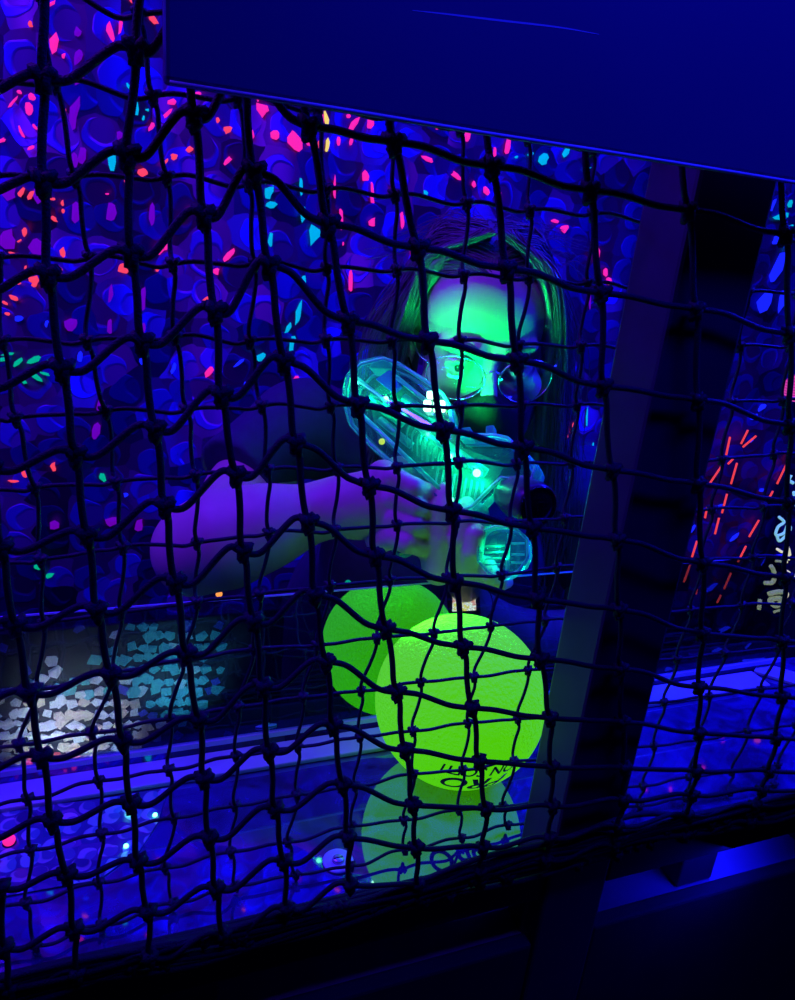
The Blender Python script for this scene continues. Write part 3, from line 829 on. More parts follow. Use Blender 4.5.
# ------------------------------------------------------------------ the player
HD = .905
HC = at(482, 352, HD)
hf = -ray(482, 352)
hr = unit(r_ - hf * np.dot(r_, hf))
hu = np.cross(hf, hr)
if np.dot(hu, -d_) < 0: hu = -hu
def rot(v, axis, a):
    a = math.radians(a); axis = unit(axis)
    return v * math.cos(a) + np.cross(axis, v) * math.sin(a) + axis * np.dot(axis, v) * (1 - math.cos(a))
def turn(axis_fn, a):
    global hf, hr, hu
    axv = axis_fn()
    hf, hr, hu = (rot(v, axv, a) for v in (hf, hr, hu))
# turn a little towards picture right, nod down, tilt
def steer(yaw, nod, tilt):
    global hf, hr, hu
    y = math.radians(yaw); hf2 = hf * math.cos(y) + hr * math.sin(y); hr2 = hr * math.cos(y) - hf * math.sin(y); hf, hr = hf2, hr2
    y = math.radians(nod); hf2 = hf * math.cos(y) - hu * math.sin(y); hu2 = hu * math.cos(y) + hf * math.sin(y); hf, hu = hf2, hu2
    y = math.radians(tilt); hr2 = hr * math.cos(y) - hu * math.sin(y); hu2 = hu * math.cos(y) + hr * math.sin(y); hr, hu = hr2, hu2
steer(9, 17, 3)
HM = np.stack([hr, hu, hf], 1)        # local (x right, y up, z forward) -> world
HS = 1.10
def hp(x, y, z):
    return HC + HM @ (np.array([x, y, z - .035]) * HS)
# small details sit relative to the eye line at y = 0
def head_field(Fd, extra=0.0):
    E = lambda c, r, k=.012, sub=False: Fd.ell(hp(*c), np.array(r) * HS + (0 if sub else extra), HM, k, sub)
    E((0, .040, -.012), (.074, .082, .094), 0)
    E((0, .045, .040), (.062, .050, .046), .02)
    E((0, -.030, .026), (.060, .072, .062), .02)
    E((0, -.088, .050), (.034, .026, .032), .02)
    E((0, -.100, .066), (.020, .014, .016), .012)
    for s in (-1, 1):
        E((s * .042, -.026, .060), (.023, .020, .022), .015)
        E((s * .048, -.066, .020), (.020, .030, .030), .02)
    for s in (-1, 1):
        Fd.cap(hp(s * .046, .020, .071), .0075 + extra, hp(s * .013, .017, .087), .008 + extra, .010)
        E((s * .032, -.001, .098), (.020, .012, .016), .010, True)
        E((s * .0315, -.001, .0765), (.0128, .0125, .0125), .002)
        # upper and lower lid
        for lid, dy in ((1, .0075), (-1, -.0085)):
            Fd.chain([hp(s * .019, dy * .3, .0835), hp(s * .027, dy * (.55 if lid > 0 else 1), .0895), hp(s * .037, dy * (.55 if lid > 0 else 1), .0888), hp(s * .045, dy * .2, .0800)],
                     [.0022 + extra] * 4, .003)
    Fd.cap(hp(0, .006, .086), .0075 + extra, hp(0, -.036, .112), .0105 + extra, .010)
    E((0, -.040, .110), (.0125, .0105, .011), .006)
    for s in (-1, 1):
        E((s * .0125, -.043, .100), (.008, .007, .010), .006)
        E((s * .006, -.051, .107), (.0035, .003, .005), .003, True)
    E((0, -.069, .092), (.022, .0055, .009), .006)
    E((0, -.079, .090), (.018, .0065, .010), .006)
    E((0, -.0735, .101), (.022, .0016, .006), .003, True)
H_HI = .0024
lo = np.array([-.02, .60, .84]); hi = np.array([.80, 1.22, 1.52])
body = Field(lo, hi, .0026)
head_field(body)
for s in (-1, 1):
    body.ell(hp(s * .077, -.008, -.012), (.008, .030, .018), HM, .008)
    body.ell(hp(s * .0835, -.006, -.008), (.004, .018, .010), HM, .004, True)
# neck and trunk
neck0 = hp(0, -.07, -.03)
neckb = at(455, 470, 1.04)
body.chain([neck0, neckb], [.052, .058], .03)
sh_r = at(300, 425, 1.00)              # shoulder at picture left
sh_l = at(590, 500, 1.13)
chest = at(435, 560, 1.09)
belly = np.array([.40, 1.02, .90])
body.ell(chest, (.15, .10, .17), None, .04)
body.cap(sh_r + np.array([.02, .02, -.01]), .05, neckb, .055, .03)
body.cap(sh_l, .055, neckb, .055, .03)
# arm at picture left, bent at the elbow
elb = at(198, 547, .835)
wri = at(334, 507, .835)
body.chain([sh_r, at(243, 492, .93), elb], [.050, .042, .040], .02)
body.ell(elb + np.array([-.006, .0, -.012]), (.038, .038, .044), None, .02)
body.chain([elb, at(226, 539, .830), at(264, 527, .830), wri], [.046, .052, .044, .030], .02)
# that hand: closed round the rear grip, back of the hand to the camera
def finger(Fd, pts, rad, k=.003):
    Fd.chain(pts, rad, k)
body.chain([wri, at(352, 506, .828), at(376, 507, .822)], [.030, .032, .030], .015)
body.ell(at(368, 505, .828), (.034, .024, .040), None, .010)
body.ell(at(383, 474, .818), (.017, .015, .016), None, .010)
for k, (y0, y1) in enumerate(((478, 488), (499, 507), (519, 526), (537, 543))):
    e_ = (0, 2, 0, -7)[k]
    finger(body, [at(378, y0 + 4, .822), at(393, y0, .803), at(414 + e_, y1, .795), at(427 + e_, y1 + 4, .808), at(429 + e_, y1 + 6, .835)],
           [.0140, .0128, .0112, .0100, .0088], .003)
finger(body, [at(376, 478, .835), at(398, 468, .850), at(416, 474, .862), at(428, 482, .862)], [.015, .0125, .011, .0085], .006)
# other hand: supports the front of the blaster from below
palm2 = at(458, 564, .832)
body.ell(palm2, (.034, .022, .022), None, .01)
body.ell(at(437, 563, .826), (.017, .018, .024), None, .01)
finger(body, [at(438, 570, .822), at(440, 538, .808), at(442, 510, .802), at(445, 490, .806)], [.0165, .0128, .0118, .0088], .005)   # thumb up the side
finger(body, [at(456, 566, .822), at(460, 538, .796), at(464, 518, .793), at(467, 504, .806)], [.0138, .0112, .0106, .0085], .0025)
finger(body, [at(469, 568, .820), at(473, 551, .790), at(476, 535, .786), at(479, 528, .800)], [.0138, .0112, .0106, .0085], .0025)
finger(body, [at(478, 570, .822), at(486, 566, .800), at(491, 575, .790), at(499, 577, .800)], [.0128, .0106, .0098, .0080], .0025)
finger(body, [at(476, 574, .834), at(489, 579, .812), at(500, 583, .806), at(507, 582, .820)], [.0112, .0095, .0088, .0072], .0025)
wri2 = at(467, 606, .945)
elb2 = at(590, 640, 1.08)
body.chain([at(460, 563, .842), at(464, 574, .885), wri2], [.022, .022, .026], .008)
body.chain([wri2, at(520, 640, 1.0), elb2], [.027, .038, .045], .02)
body.chain([elb2, at(600, 560, 1.12), sh_l], [.045, .045, .045], .02)
pr = empty('person', (.42, 1.05, 0), 'long-haired person in glasses and black face mask aiming a clear glowing blaster', 'person')
body.build('body', M_skin, pr)

# eyes
for s in (-1, 1):
    e = MB(); e.ball(hp(s * .0315, -.001, .0775), .0122, 20, 14)
    eo = e.build('eyeball', principled('eye_white', (.75, .75, .75), .2), pr, True)
    e = MB(); e.lathe(hp(s * .0315, -.002, .0885), hf, [(0, .0058), (.0010, .0055), (.0014, .004), (.0016, .001)], 20); e.build('iris', principled('dark_iris', (.03, .03, .03), .15), eo, True)
# eyebrows
for s in (-1, 1):
    e = MB()
    e.tube(spline([hp(s * .014, .019, .0945), hp(s * .028, .0245, .0930), hp(s * .047, .020, .0790)], 5), [.001, .0024, .0028, .0028, .0028, .0026, .0024, .002, .0016, .001, .0005], 6)
    e.build('eyebrow', M_hair, pr, True)

# face mask grown from the face itself
fm = Field(HC - .17, HC + .17, .0026)
head_field(fm)
mlo = fm.D.copy()
g = np.meshgrid(*[fm.lo[i] + fm.h * np.arange(fm.n[i]) for i in range(3)], indexing='ij')
P = np.stack(g, -1) - HC
LX, LY, LZ = P @ hr / HS, P @ hu / HS, P @ hf / HS + .035
topedge = -.0215 - .70 * np.clip(np.abs(LX) - .004, 0, .03) - .10 * np.clip(np.abs(LX) - .034, 0, 1)
ball_shape = np.sqrt((LX / .056) ** 2 + ((LY + .058) / .058) ** 2 + ((LZ - .060) / .064) ** 2)
tent = (ball_shape - 1) * .055
h_ = np.clip(.5 + .5 * (tent - (mlo - .004)) / .012, 0, 1)
outer = tent * (1 - h_) + (mlo - .004) * h_ - .012 * h_ * (1 - h_)
fm.D = np.maximum(np.maximum(outer, LY - topedge), np.maximum(-.118 - LY, .015 - LZ)).astype(np.float32)
mk = fm.build('face_mask', M_mask, pr)
mk['label'] = 'black cloth mask over nose and mouth'
for s in (-1, 1):
    e = MB(); e.tube(spline([hp(s * .058, -.045, .03), hp(s * .074, -.03, .010), hp(s * .084, -.002, -.018), hp(s * .080, -.035, -.02), hp(s * .066, -.075, .012)], 6), .0014, 6)
    e.build('ear_loop', M_mask, mk, True)

# glasses
gl = MB()
for s in (-1, 1):
    cx = s * .0365
    ring = []
    for t in range(37):
        a = t * 2 * math.pi / 36
        x = cx + .0295 * math.cos(a); y = -.006 + .0245 * math.sin(a) * (1.0 if math.sin(a) < 0 else .86)
        ring.append(hp(x, y, .111 - 4.2 * x * x))
    gl.tube(ring, .0009, 8, False)
    gl.tube(spline([hp(s * .0655, .004, .0925), hp(s * .073, .006, .078), hp(s * .077, .006, .03), hp(s * .0815, .004, -.015), hp(s * .082, -.015, -.03)], 6), .0011, 6)
    gl.tube(spline([hp(s * .010, -.004, .110), hp(s * .009, -.010, .105), hp(s * .010, -.016, .098)], 4), .0008, 6)
gl.tube(spline([hp(-.0078, .000, .111), hp(0, .0035, .1130), hp(.0078, .000, .111)], 5), .001, 8)
go = gl.build('glasses', M_metal, pr, True)
go['label'] = 'thin round metal spectacles'
M_lens = clear_plastic('spectacle_lens', (.96, .98, .97), .05, (1, 1, 1), .02)
for s in (-1, 1):
    cx = s * .0365
    V = [hp(cx, -.006, .111 - 4.2 * cx * cx + .0012)]
    for t in range(36):
        a = t * 2 * math.pi / 36
        x = cx + .0289 * math.cos(a); y = -.006 + .0239 * math.sin(a) * (1.0 if math.sin(a) < 0 else .86)
        V.append(hp(x, y, .111 - 4.2 * x * x))
    lo_ = link('lens', V, [(0, 1 + i, 1 + (i + 1) % 36) for i in range(36)], M_lens, go, True)
    lo_.modifiers.new('thickness', 'SOLIDIFY').thickness = .0006

# hair: a soft shell and loose strands
hg = Field(HC + np.array([-.30, -.24, -.46]), HC + np.array([.34, .30, .24]), .0036)
def hell(c, r, k=.012, sub=False): hg.ell(hp(*c), np.array(r) * HS, HM, k, sub)
hell((0, .046, -.020), (.0775, .083, .100), 0)
for s in (-1, 1):
    hg.chain([hp(s * .062, .060, -.006), hp(s * .078, .005, -.026), hp(s * .090, -.09, -.022), hp(s * .100, -.18, -.010), hp(s * .108, -.33, -.01)],
             [.018, .019, .024, .028, .014], .02)
hg.chain([hp(0, .0, -.10), hp(0, -.12, -.11), hp(0, -.24, -.10)], [.06, .05, .02], .03)
hell((-.005, -.010, .085), (.061, .094, .092), .012, True)
hg.chain([hp(.020, .122, .045), hp(.052, .092, .060), hp(.068, .045, .056), hp(.078, -.02, .036), hp(.090, -.10, .020)], [.006, .010, .012, .013, .016], .008)
hg.chain([hp(-.020, .122, .036), hp(-.060, .088, .036), hp(-.080, .040, .018), hp(-.090, -.02, .004)], [.006, .009, .010, .010], .008)
hs = hg.build('hair', M_hair, pr)
st = MB()
for k in range(1000):
    s = -1 if k % 2 else 1
    # root along the parting, from the forehead to the crown; hair falls down each side
    zr = random.uniform(-.09, .074)
    a0 = random.uniform(.02, .95) ** 1.0
    c = np.array([0, .046, -.020]); R3 = np.array([.0795, .085, .102])
    def scalp(ang, z, lift=1.0):
        w = math.sqrt(max(.05, 1 - ((z - c[2]) / R3[2]) ** 2))
        return np.array([s * R3[0] * w * math.sin(ang) * lift, c[1] + R3[1] * w * math.cos(ang) * lift, z])
    fan = random.random()
    if zr > .03 and a0 > .55: zr -= .05
    p0 = scalp(a0, zr, .99)
    p1 = scalp(a0 + .30, zr - .010, 1.03 + .03 * fan)
    p2 = scalp(min(1.45, a0 + .75), zr - .032 if zr > 0 else zr, 1.05 + .07 * fan)
    sx = .086 + .022 * fan + (random.uniform(.0, .030) if random.random() < .18 else 0)
    zs = -.022 + (zr - .0) * .35 + random.uniform(-.012, .012)
    ln = random.uniform(.14, .40)
    p3 = np.array([s * sx, -.005 + random.uniform(-.02, .02), min(zs, .006)])
    p4 = np.array([s * (sx + .012), -.09, min(zs, .01) + random.uniform(-.01, .01)])
    p5 = np.array([s * (sx + .020 + random.uniform(-.016, .020)), -.09 - ln * .5, -.008 + random.uniform(-.03, .03)])
    p6 = np.array([s * (sx + .026 + random.uniform(-.030, .036)), -.09 - ln, -.008 + random.uniform(-.03, .03)])
    pts = spline([p0, p1, p2, p3, p4, p5, p6], 5)
    st.tube([hp(*q) for q in pts], np.linspace(.0010, .0004, len(pts)) * random.uniform(.6, 1.2), 4, False)
for k in range(260):                   # locks falling over the temples
    s = 1 if k % 3 else -1
    j = lambda q: random.uniform(-q, q)
    off = j(.008) + (0 if s > 0 else .010); fz = 0 if s > 0 else -.028
    pts = spline([hp(s * (.012 + j(.010)), .126 + j(.003), .040 + j(.016)), hp(s * (.052 + off), .096 + j(.004), .066 + fz + j(.004)), hp(s * (.071 + off), .045, .066 + fz + j(.006)),
                  hp(s * (.084 + off + j(.003)), -.02, .044 + fz + j(.010)), hp(s * (.098 + off + j(.006)), -.10, .028 + j(.014)), hp(s * (.112 + off + j(.012)), -.20, .012 + j(.02))], 5)
    st.tube(pts, np.linspace(.0009, .0004, len(pts)), 4, False)
for k in range(60):                    # flyaway hairs over the crown
    a = random.uniform(-1.2, 1.2); s = 1 if a > 0 else -1
    p0 = np.array([.078 * math.sin(a), .048 + .083 * math.cos(a), -.018 + random.uniform(-.04, .06)])
    q = p0 + np.array([s * random.uniform(.01, .03), random.uniform(.002, .010), -.01])
    w = p0 + np.array([s * random.uniform(.03, .07), random.uniform(-.03, .004), -.02])
    st.tube([hp(*z) for z in spline([p0, q, w], 5)], .00035, 4, False)
so = st.build('hair_strand', M_hair, hs, True)
so['kind'] = 'stuff'
# fine hairs brushed back from the forehead
st = MB()
for k in range(420):
    a = random.uniform(-1, 1)
    x = .062 * math.sin(a * 1.35); yy = .088 - .050 * abs(a) ** 2.2 + random.uniform(-.004, .006)
    c = np.array([0, .046, -.020])
    def on(xx, yv, lift):               # straight onto the head along z
        w = 1 - (xx / .0775) ** 2 - ((yv - c[1]) / .083) ** 2
        return np.array([xx, yv, c[2] + .100 * math.sqrt(max(.0, w)) * lift])
    p0 = on(x, yy, .96)
    p1 = on(x * 1.10, min(yy + .016, .118), 1.03)
    p2 = on(x * 1.25 + random.uniform(-.003, .003), min(yy + .030, .126), 1.0) + np.array([0, .002, -.004])
    st.tube([hp(*z) for z in spline([p0, p1, p2], 4)], np.linspace(.0007, .0003, 9), 4, False)
so = st.build('hairline_strand', M_hair, hs, True)
so['kind'] = 'stuff'

# T-shirt with sleeves
ts = Field((-.05, .62, .60), (.98, 1.32, 1.42), .0045)
ts.ell(chest, (.172, .118, .19), None, .02)
ts.chain([chest + np.array([0, .03, .0]), belly, np.array([.40, 1.03, .72])], [.135, .145, .15], .05)
ts.cap(sh_r, .058, neckb + np.array([-.03, .03, -.03]), .066, .03)
ts.cap(sh_l, .075, neckb + np.array([.04, .03, -.03]), .066, .03)
hem_r = at(243, 470, .93)
ts.chain([sh_r, hem_r], [.059, .054], .02)
hem_l = at(602, 560, 1.12)
ts.chain([sh_l, hem_l], [.076, .070], .02)
# cut the cuffs flat and hollow, open the neckline
def halfspace_cut(Fd, p, n, R):
    q = Fd.block(np.asarray(p) - R, np.asarray(p) + R)
    sl, P = q
    d = (P - p) @ unit(n)
    Fd.D[sl] = np.maximum(Fd.D[sl], np.where(np.linalg.norm(P - p, axis=-1) < R, d, Fd.D[sl]))
cutp = at(232, 480, .93)
halfspace_cut(ts, cutp, at(205, 505, .90) - at(255, 462, .96), .085)
ts.ell(hp(0, -.10, .02), (.075, .07, .075), HM, .01, True)
# cloth folds
g = np.meshgrid(*[ts.lo[i] + ts.h * np.arange(ts.n[i]) for i in range(3)], indexing='ij')
ts.D += (.0035 * np.sin(g[0] * 38 + g[2] * 24) * np.sin(g[2] * 31 - g[0] * 9)).astype(np.float32)
to = ts.build('t_shirt', M_shirt, pr)
to['label'] = 'dark short-sleeved T-shirt'
# trousers and shoes (below the counter)
tr = Field((.15, .85, .02), (.68, 1.25, .86), .012)
tr.cap((.33, 1.05, .78), .125, (.47, 1.05, .78), .125, .03)
for s in (-1, 1):
    tr.chain([(.40 + s * .085, 1.05, .74), (.40 + s * .10, 1.03, .44), (.40 + s * .105, 1.06, .07)], [.10, .068, .055], .02)
tr.build('trousers', M_trouser, pr)
for s in (-1, 1):
    e = MB(); e.ball((.40 + s * .11, 1.02, .045), (.048, .13, .044), 20, 12); e.build('shoe', M_black_paint, pr, True)
# hair tie / thin bracelet at the wrist and watch on the other wrist
wd = unit(at(352, 506, .828) - at(320, 511, .835))
wc = at(334, 508, .8345)
u1 = unit(np.cross(wd, [0, 0, 1])); u2 = np.cross(wd, u1)
e = MB(); e.tube([wc + .0335 * (math.cos(a) * u1 + math.sin(a) * u2) for a in np.linspace(0, 2 * math.pi, 40)], .0018, 8, False)
e.build('bracelet', principled('pale_band', (.5, .5, .7), .4), pr, True)
ud = unit(wri2 - palm2)
v1 = unit(-ray(464, 600) - ud * np.dot(-ray(464, 600), ud)); v2 = np.cross(ud, v1)
wcen = wri2 + ud * .0
band = MB()
prof = []
for a in np.linspace(0, 2 * math.pi, 33):
    prof.append(wcen + (.031) * (math.cos(a) * v1 + math.sin(a) * v2))
bv = []; bf = []
for i, p in enumerate(prof):
    for q in (-.010, .010):
        bv.append(p + ud * q)
for i in range(32):
    bf.append((2 * i, 2 * i + 1, 2 * i + 3, 2 * i + 2))
wb = link('watch', bv, bf, M_mask, pr, True)
wb.modifiers.new('thickness', 'SOLIDIFY').thickness = .0024
wb['label'] = 'black wristwatch with a small lit square screen'
wf = at(463.5, 601.5, (RW.T @ (wcen - CAM))[2] - .052)
nf = unit(-ray(463, 601))
w1 = unit(r_ * 1 + d_ * (-.06)); w1 = unit(w1 - nf * np.dot(w1, nf)); w2 = np.cross(nf, w1)
e = MB(); e.prism([wf + w1 * x * .0195 + w2 * y * .0165 - nf * .003 for x, y in ((-1, -1), (1, -1), (1, 1), (-1, 1))], nf * .005, .0015); e.build('watch_case', M_black_paint, wb)
def screen_mat():
    m, nt, out = mat('lit_watch_screen')
    L = nt.links.new
    tc = N(nt, 'ShaderNodeTexCoord'); nz = N(nt, 'ShaderNodeTexNoise', Scale=170.0, Detail=1.0)
    L(tc.outputs['Object'], nz.inputs['Vector'])
    cr = N(nt, 'ShaderNodeValToRGB')
    els = cr.color_ramp.elements
    els[0].position = .36; els[0].color = (.9, .35, .25, 1)
    els[1].position = .44; els[1].color = (.95, .95, .75, 1)
    q = els.new(.54); q.color = (1, .95, .85, 1)
    q = els.new(.63); q.color = (.95, .75, .12, 1)
    L(nz.outputs[0], cr.inputs[0])
    e = N(nt, 'ShaderNodeEmission', Strength=2.4); L(cr.outputs[0], e.inputs[0]); L(e.outputs[0], out.inputs[0])
    return m
e = MB(); e.prism([wf + w1 * x * .0142 + w2 * y * .0112 + nf * .0003 for x, y in ((-1, -1), (1, -1), (1.05, 1), (-.85, 1))], nf * .0012); e.build('watch_screen', screen_mat(), wb)

# ------------------------------------------------------------------ the clear blaster
GA, GB = np.array([362., 388.]), np.array([535., 500.])
def gdep(px, py):
    t = ((np.array([px, py]) - GA) @ (GB - GA)) / ((GB - GA) @ (GB - GA))
    return .868 - .078 * t
def gp(px, py, w=0.0):
    """point on the blaster's middle plane, w metres towards the near side"""
    return at(px, py, gdep(px, py)) + GW * w
GW = np.array([0., 0, 0])
_u = at(535, 500, gdep(535, 500)) - at(362, 388, gdep(362, 388))
_v = at(480, 380, gdep(480, 380)) - at(440, 440, gdep(440, 440))
GW = unit(np.cross(_u, _v))
if np.dot(GW, -ray(440, 440)) < 0: GW = -GW
gun = empty('toy_blaster', gp(440, 450), 'clear plastic toy blaster lit green inside, aimed over the shield', 'toy gun')
M_shell = clear_plastic('clear_teal_plastic', (.80, .95, .97), .12, (.8, 1, 1), .05, (.16, .76, .70), .09, True)
M_shell2 = clear_plastic('clear_edge_plastic', (.70, .95, .92), .14, (.8, 1, 1), .08, (.20, .86, .72), .40, True)
M_pcb = principled('circuit_board', (.01, .16, .12), .4, noise=.6, nscale=160, var=(.0, .03, .06))
M_dark = principled('smoked_plastic', (.05, .02, .06), .28)
M_gloss = principled('black_lens', (.004, .004, .006), .05, spec=.8)
M_led = glow('white_hot_led', (.42, 1, .62), 4)
M_led2 = glow('green_led', (.15, 1, .45), 5)
M_label_glow = glow('yellow_label_glow', (.6, .9, .1), .8)
out = [(347,393),(350,380),(362,366),(385,360),(402,366),(430,384),(447,397),(454,410),(457,428),(465,440),(500,440),(514,443),(532,459),(543,472),(540,485),(526,488),(508,484),(492,500),(478,514),(466,519),(452,511),(437,500),(418,486),(395,470),(372,449),(353,429),(347,408)]
b = MB(); b.prism([gp(*p) for p in out], GW * .040, .005, 3); b.build('shell', M_shell, gun)
b = MB()                                   # raised frame round both shell halves
for w in (.021, -.021):
    ring = [gp(440 + (p[0] - 440) * .94, 440 + (p[1] - 440) * .94, w) for p in out]
    b.tube(np.array(ring + ring[:1]), .0022, 6, False)
for seg in (((362,384),(470,470)), ((357,410),(452,500)), ((400,382),(452,424))):
    b.tube([gp(*seg[0], .020), gp(*seg[1], .020)], .0026, 6)
b.build('shell_ridge', M_shell2, gun, True)
b = MB()
for (x, y, sx, sy) in ((468, 436, 6, 6), (492, 435, 5, 7)):
    b.prism([gp(x - sx, y + sy), gp(x - sx, y - sy), gp(x + sx * .6, y - sy - 1), gp(x + sx, y + sy)], GW * .018, .001)
b.build('sight', M_shell2, gun)
b = MB(); b.prism([gp(524,462,.0), gp(532,462), gp(544,474), gp(540,486), gp(533,483), gp(536,475)], GW * .034, .002); b.build('front_bracket', M_shell2, gun)
b = MB(); b.prism([gp(372, 372), gp(380, 361), (gp(392, 363)), gp(398, 374)], GW * .03, .002); b.build('rear_cap', M_shell2, gun)
# grips
b = MB(); b.prism([gp(408,482), gp(432,498), gp(424,522), gp(414,552), gp(402,558), gp(393,552), gp(398,520)], GW * .028, .004, 3); b.build('rear_grip', M_shell2, gun)
b = MB(); b.prism([gp(468,505), gp(486,505), gp(492,528), gp(474,532)], GW * .026, .003); b.build('grip_neck', M_shell2, gun)
fg = [(480,545),(486,532),(498,527),(519,530),(531,541),(531,560),(522,573),(506,581),(491,576),(480,563)]
b = MB(); b.prism([gp(*p) for p in fg], GW * .036, .005, 3); b.build('front_grip', M_shell, gun)
b = MB()
ring = [gp(505 + (p[0] - 505) * .95, 555 + (p[1] - 555) * .95, .0185) for p in fg]
b.tube(np.array(ring + ring[:1]), .0018, 6, False)
for y in (548, 554, 560, 566): b.tube([gp(487, y, .012), gp(506, y - 1, .012)], .0011, 6)
b.tube([gp(511, 536, .015), gp(509, 574, .015)], .002, 6)
for y in (545, 556, 564): b.tube([gp(513, y, .014), gp(526, y, .014)], .0011, 6)
b.build('grip_ridge', M_shell2, gun, True)
# insides
b = MB(); b.prism([gp(x, y, -.010) for x, y in ((366,392),(385,378),(402,384),(440,412),(462,446),(505,462),(488,490),(462,505),(420,474),(375,436))], GW * .0016); pcb = b.build('circuit_board', M_pcb, gun)
b = MB()
for k in range(9):
    x, y = 436 + k * 5.6, 487 + k * 2.0
    b.tube([gp(x + 3, y - 18, .004), gp(x, y, .004), gp(x - 1, y + 10, .004)], .0011, 6)
for k in range(7):
    x, y = 412 + k * 5.2, 432 + k * 4.4
    b.tube(spline([gp(x - 4, y + 16, .006), gp(x - 3, y - 2, .006), gp(x + 5, y - 8, .006), gp(x + 11, y - 2, .006), gp(x + 9, y + 14, .006)], 4), .0010, 6)
b.build('coil_rib', M_shell2, gun, True)
b = MB()
for (x0, y0, x1, y1, r) in ((372,400,404,424,.006), (380,420,412,446,.0045), (446,446,486,474,.006), (404,398,436,420,.005)):
    b.tube([gp(x0, y0, .002), gp(x1, y1, .002)], r, 12)
b.build('inner_tube', M_shell2, gun, True)
b = MB(); b.prism([gp(378,382,.008), gp(393,372,.008), gp(404,390,.008), gp(396,396,.008)], GW * .006, .001); b.build('battery_cover', principled('blue_cover', (.05, .15, .8), .4), gun)
def led_or_label(x, y, r, m, w=.020, nm='led_or_label'):
    e = MB(); e.ball(gp(x, y, w), r, 12, 8); return e.build(nm, m, gun, True)
b = MB()
for (x, y, w, h) in ((437, 402.5, 4.6, 3.8), (433, 413, 3.8, 5.6), (444.5, 413.5, 5.8, 5.8)):
    b.prism([gp(x - w, y - h, .027), gp(x + w, y - h, .027), gp(x + w, y + h, .027), gp(x - w, y + h, .027)], GW * .006, .0025, 3)
lc = b.build('muzzle_flash_led', M_led, gun, True); lc['label'] = 'cluster of white-hot green lamps'
for (x, y, r) in ((391,404,.0030), (408,421,.0026), (432,439,.0022), (455,460,.0030), (480,477,.0044), (361,388,.0036), (455,503,.0028)):
    led_or_label(x, y, r, M_led2)
led_or_label(387, 446, .0036, M_label_glow)  # yellow-green label drawn as a glowing bead
# muzzle: smoked barrel and glossy black front lens
mb0 = gp(509, 492, .000); mb1 = at(538, 507, .752)
axm = unit(mb1 - mb0); Lm = np.linalg.norm(mb1 - mb0)
b = MB(); b.lathe(mb0, axm, [(-.012, .012), (0, .019), (Lm * .35, .0235), (Lm * .75, .0245), (Lm * .95, .0235), (Lm, .022)], 40); b.build('barrel', M_dark, gun, True)
b = MB(); b.lathe(mb1, axm, [(-.002, .0218), (.001, .0218), (.0022, .0205), (.001, .0185), (.0035, .014), (.0048, .008), (.0052, .002)], 40); b.build('front_lens', M_gloss, gun, True)

# ------------------------------------------------------------------ small glowing beads and things around
def glow_bead(px, py, y, r, m, nm, label, z=None):
    c = aty(px, py, y) if z is None else atz(px, py, z + r)
    if z is not None: c[2] = z + r
    o = empty(nm, c - np.array([0, 0, r]), label, 'light')
    e = MB(); e.ball(c, r, 16, 10); e.build('bead_body', m, o, True)
    e = MB(); e.lathe(c - np.array([0, 0, r]), (0, 0, 1), [(0, r * 1.1), (r * .35, r * 1.1), (r * .45, r * .8)], 16); e.build('bead_base', M_black_paint, o, True)
    return o
glow_bead(130, 812, 0, .0030, M_led2, 'glow_dot', 'bright green bead standing for a lamp reflected in the counter, highest of three', ZT)  # glowing beads in place of lamps reflected in the counter
glow_bead(155, 815, 0, .0021, M_led2, 'glow_dot', 'tiny green bead standing for a reflected lamp, right of the brightest one', ZT)
glow_bead(126, 846, 0, .0021, M_led2, 'glow_dot', 'tiny green bead standing for a reflected lamp, nearest the net on the counter', ZT)
glow_bead(9, 840, 0, .005, glow('pink_bead', (1, .02, .25), 1.2), 'glow_dot', 'pink bead standing for a reflected lamp at the far left of the counter', ZT)
glow_bead(348, 583, .80, .0040, glow('dim_green_bead', (0, .5, .2), .6), 'glow_dot', 'dim green indicator light against the dark shirt')
glow_bead(219, 594, 1.2, .006, glow('orange_bead', (1, .35, .06), 1.1), 'glow_dot', 'small orange light under the bent elbow')
# reflections in the counter, imitated by a foil piece laid on it
b = MB()
poly = [atz(x, y, ZT + .0012) for x, y in ((-60, 818), (0, 810), (95, 800), (168, 788), (158, 822), (140, 850), (98, 880), (40, 890), (-60, 908))]
b.prism(poly, (0, 0, .0008))
M_counter_refl = make_foil('counter_reflection_foil', (.05, .06, .22), (.12, .35, .45), (.35, .50, .55), scale=62, metal=.15, rough=.4)
def rotate_tex(m):
    for n in m.node_tree.nodes:
        if n.type == 'SEPXYZ':
            for l in list(m.node_tree.links):
                if l.from_node == n and l.from_socket.name == 'Z':
                    to_ = l.to_socket; m.node_tree.links.remove(l); m.node_tree.links.new(n.outputs[1], to_)
rotate_tex(M_counter_refl)
tag(b.build('counter_reflection', M_counter_refl), 'pale foil piece standing in for a reflection at the left of the counter', 'foil')

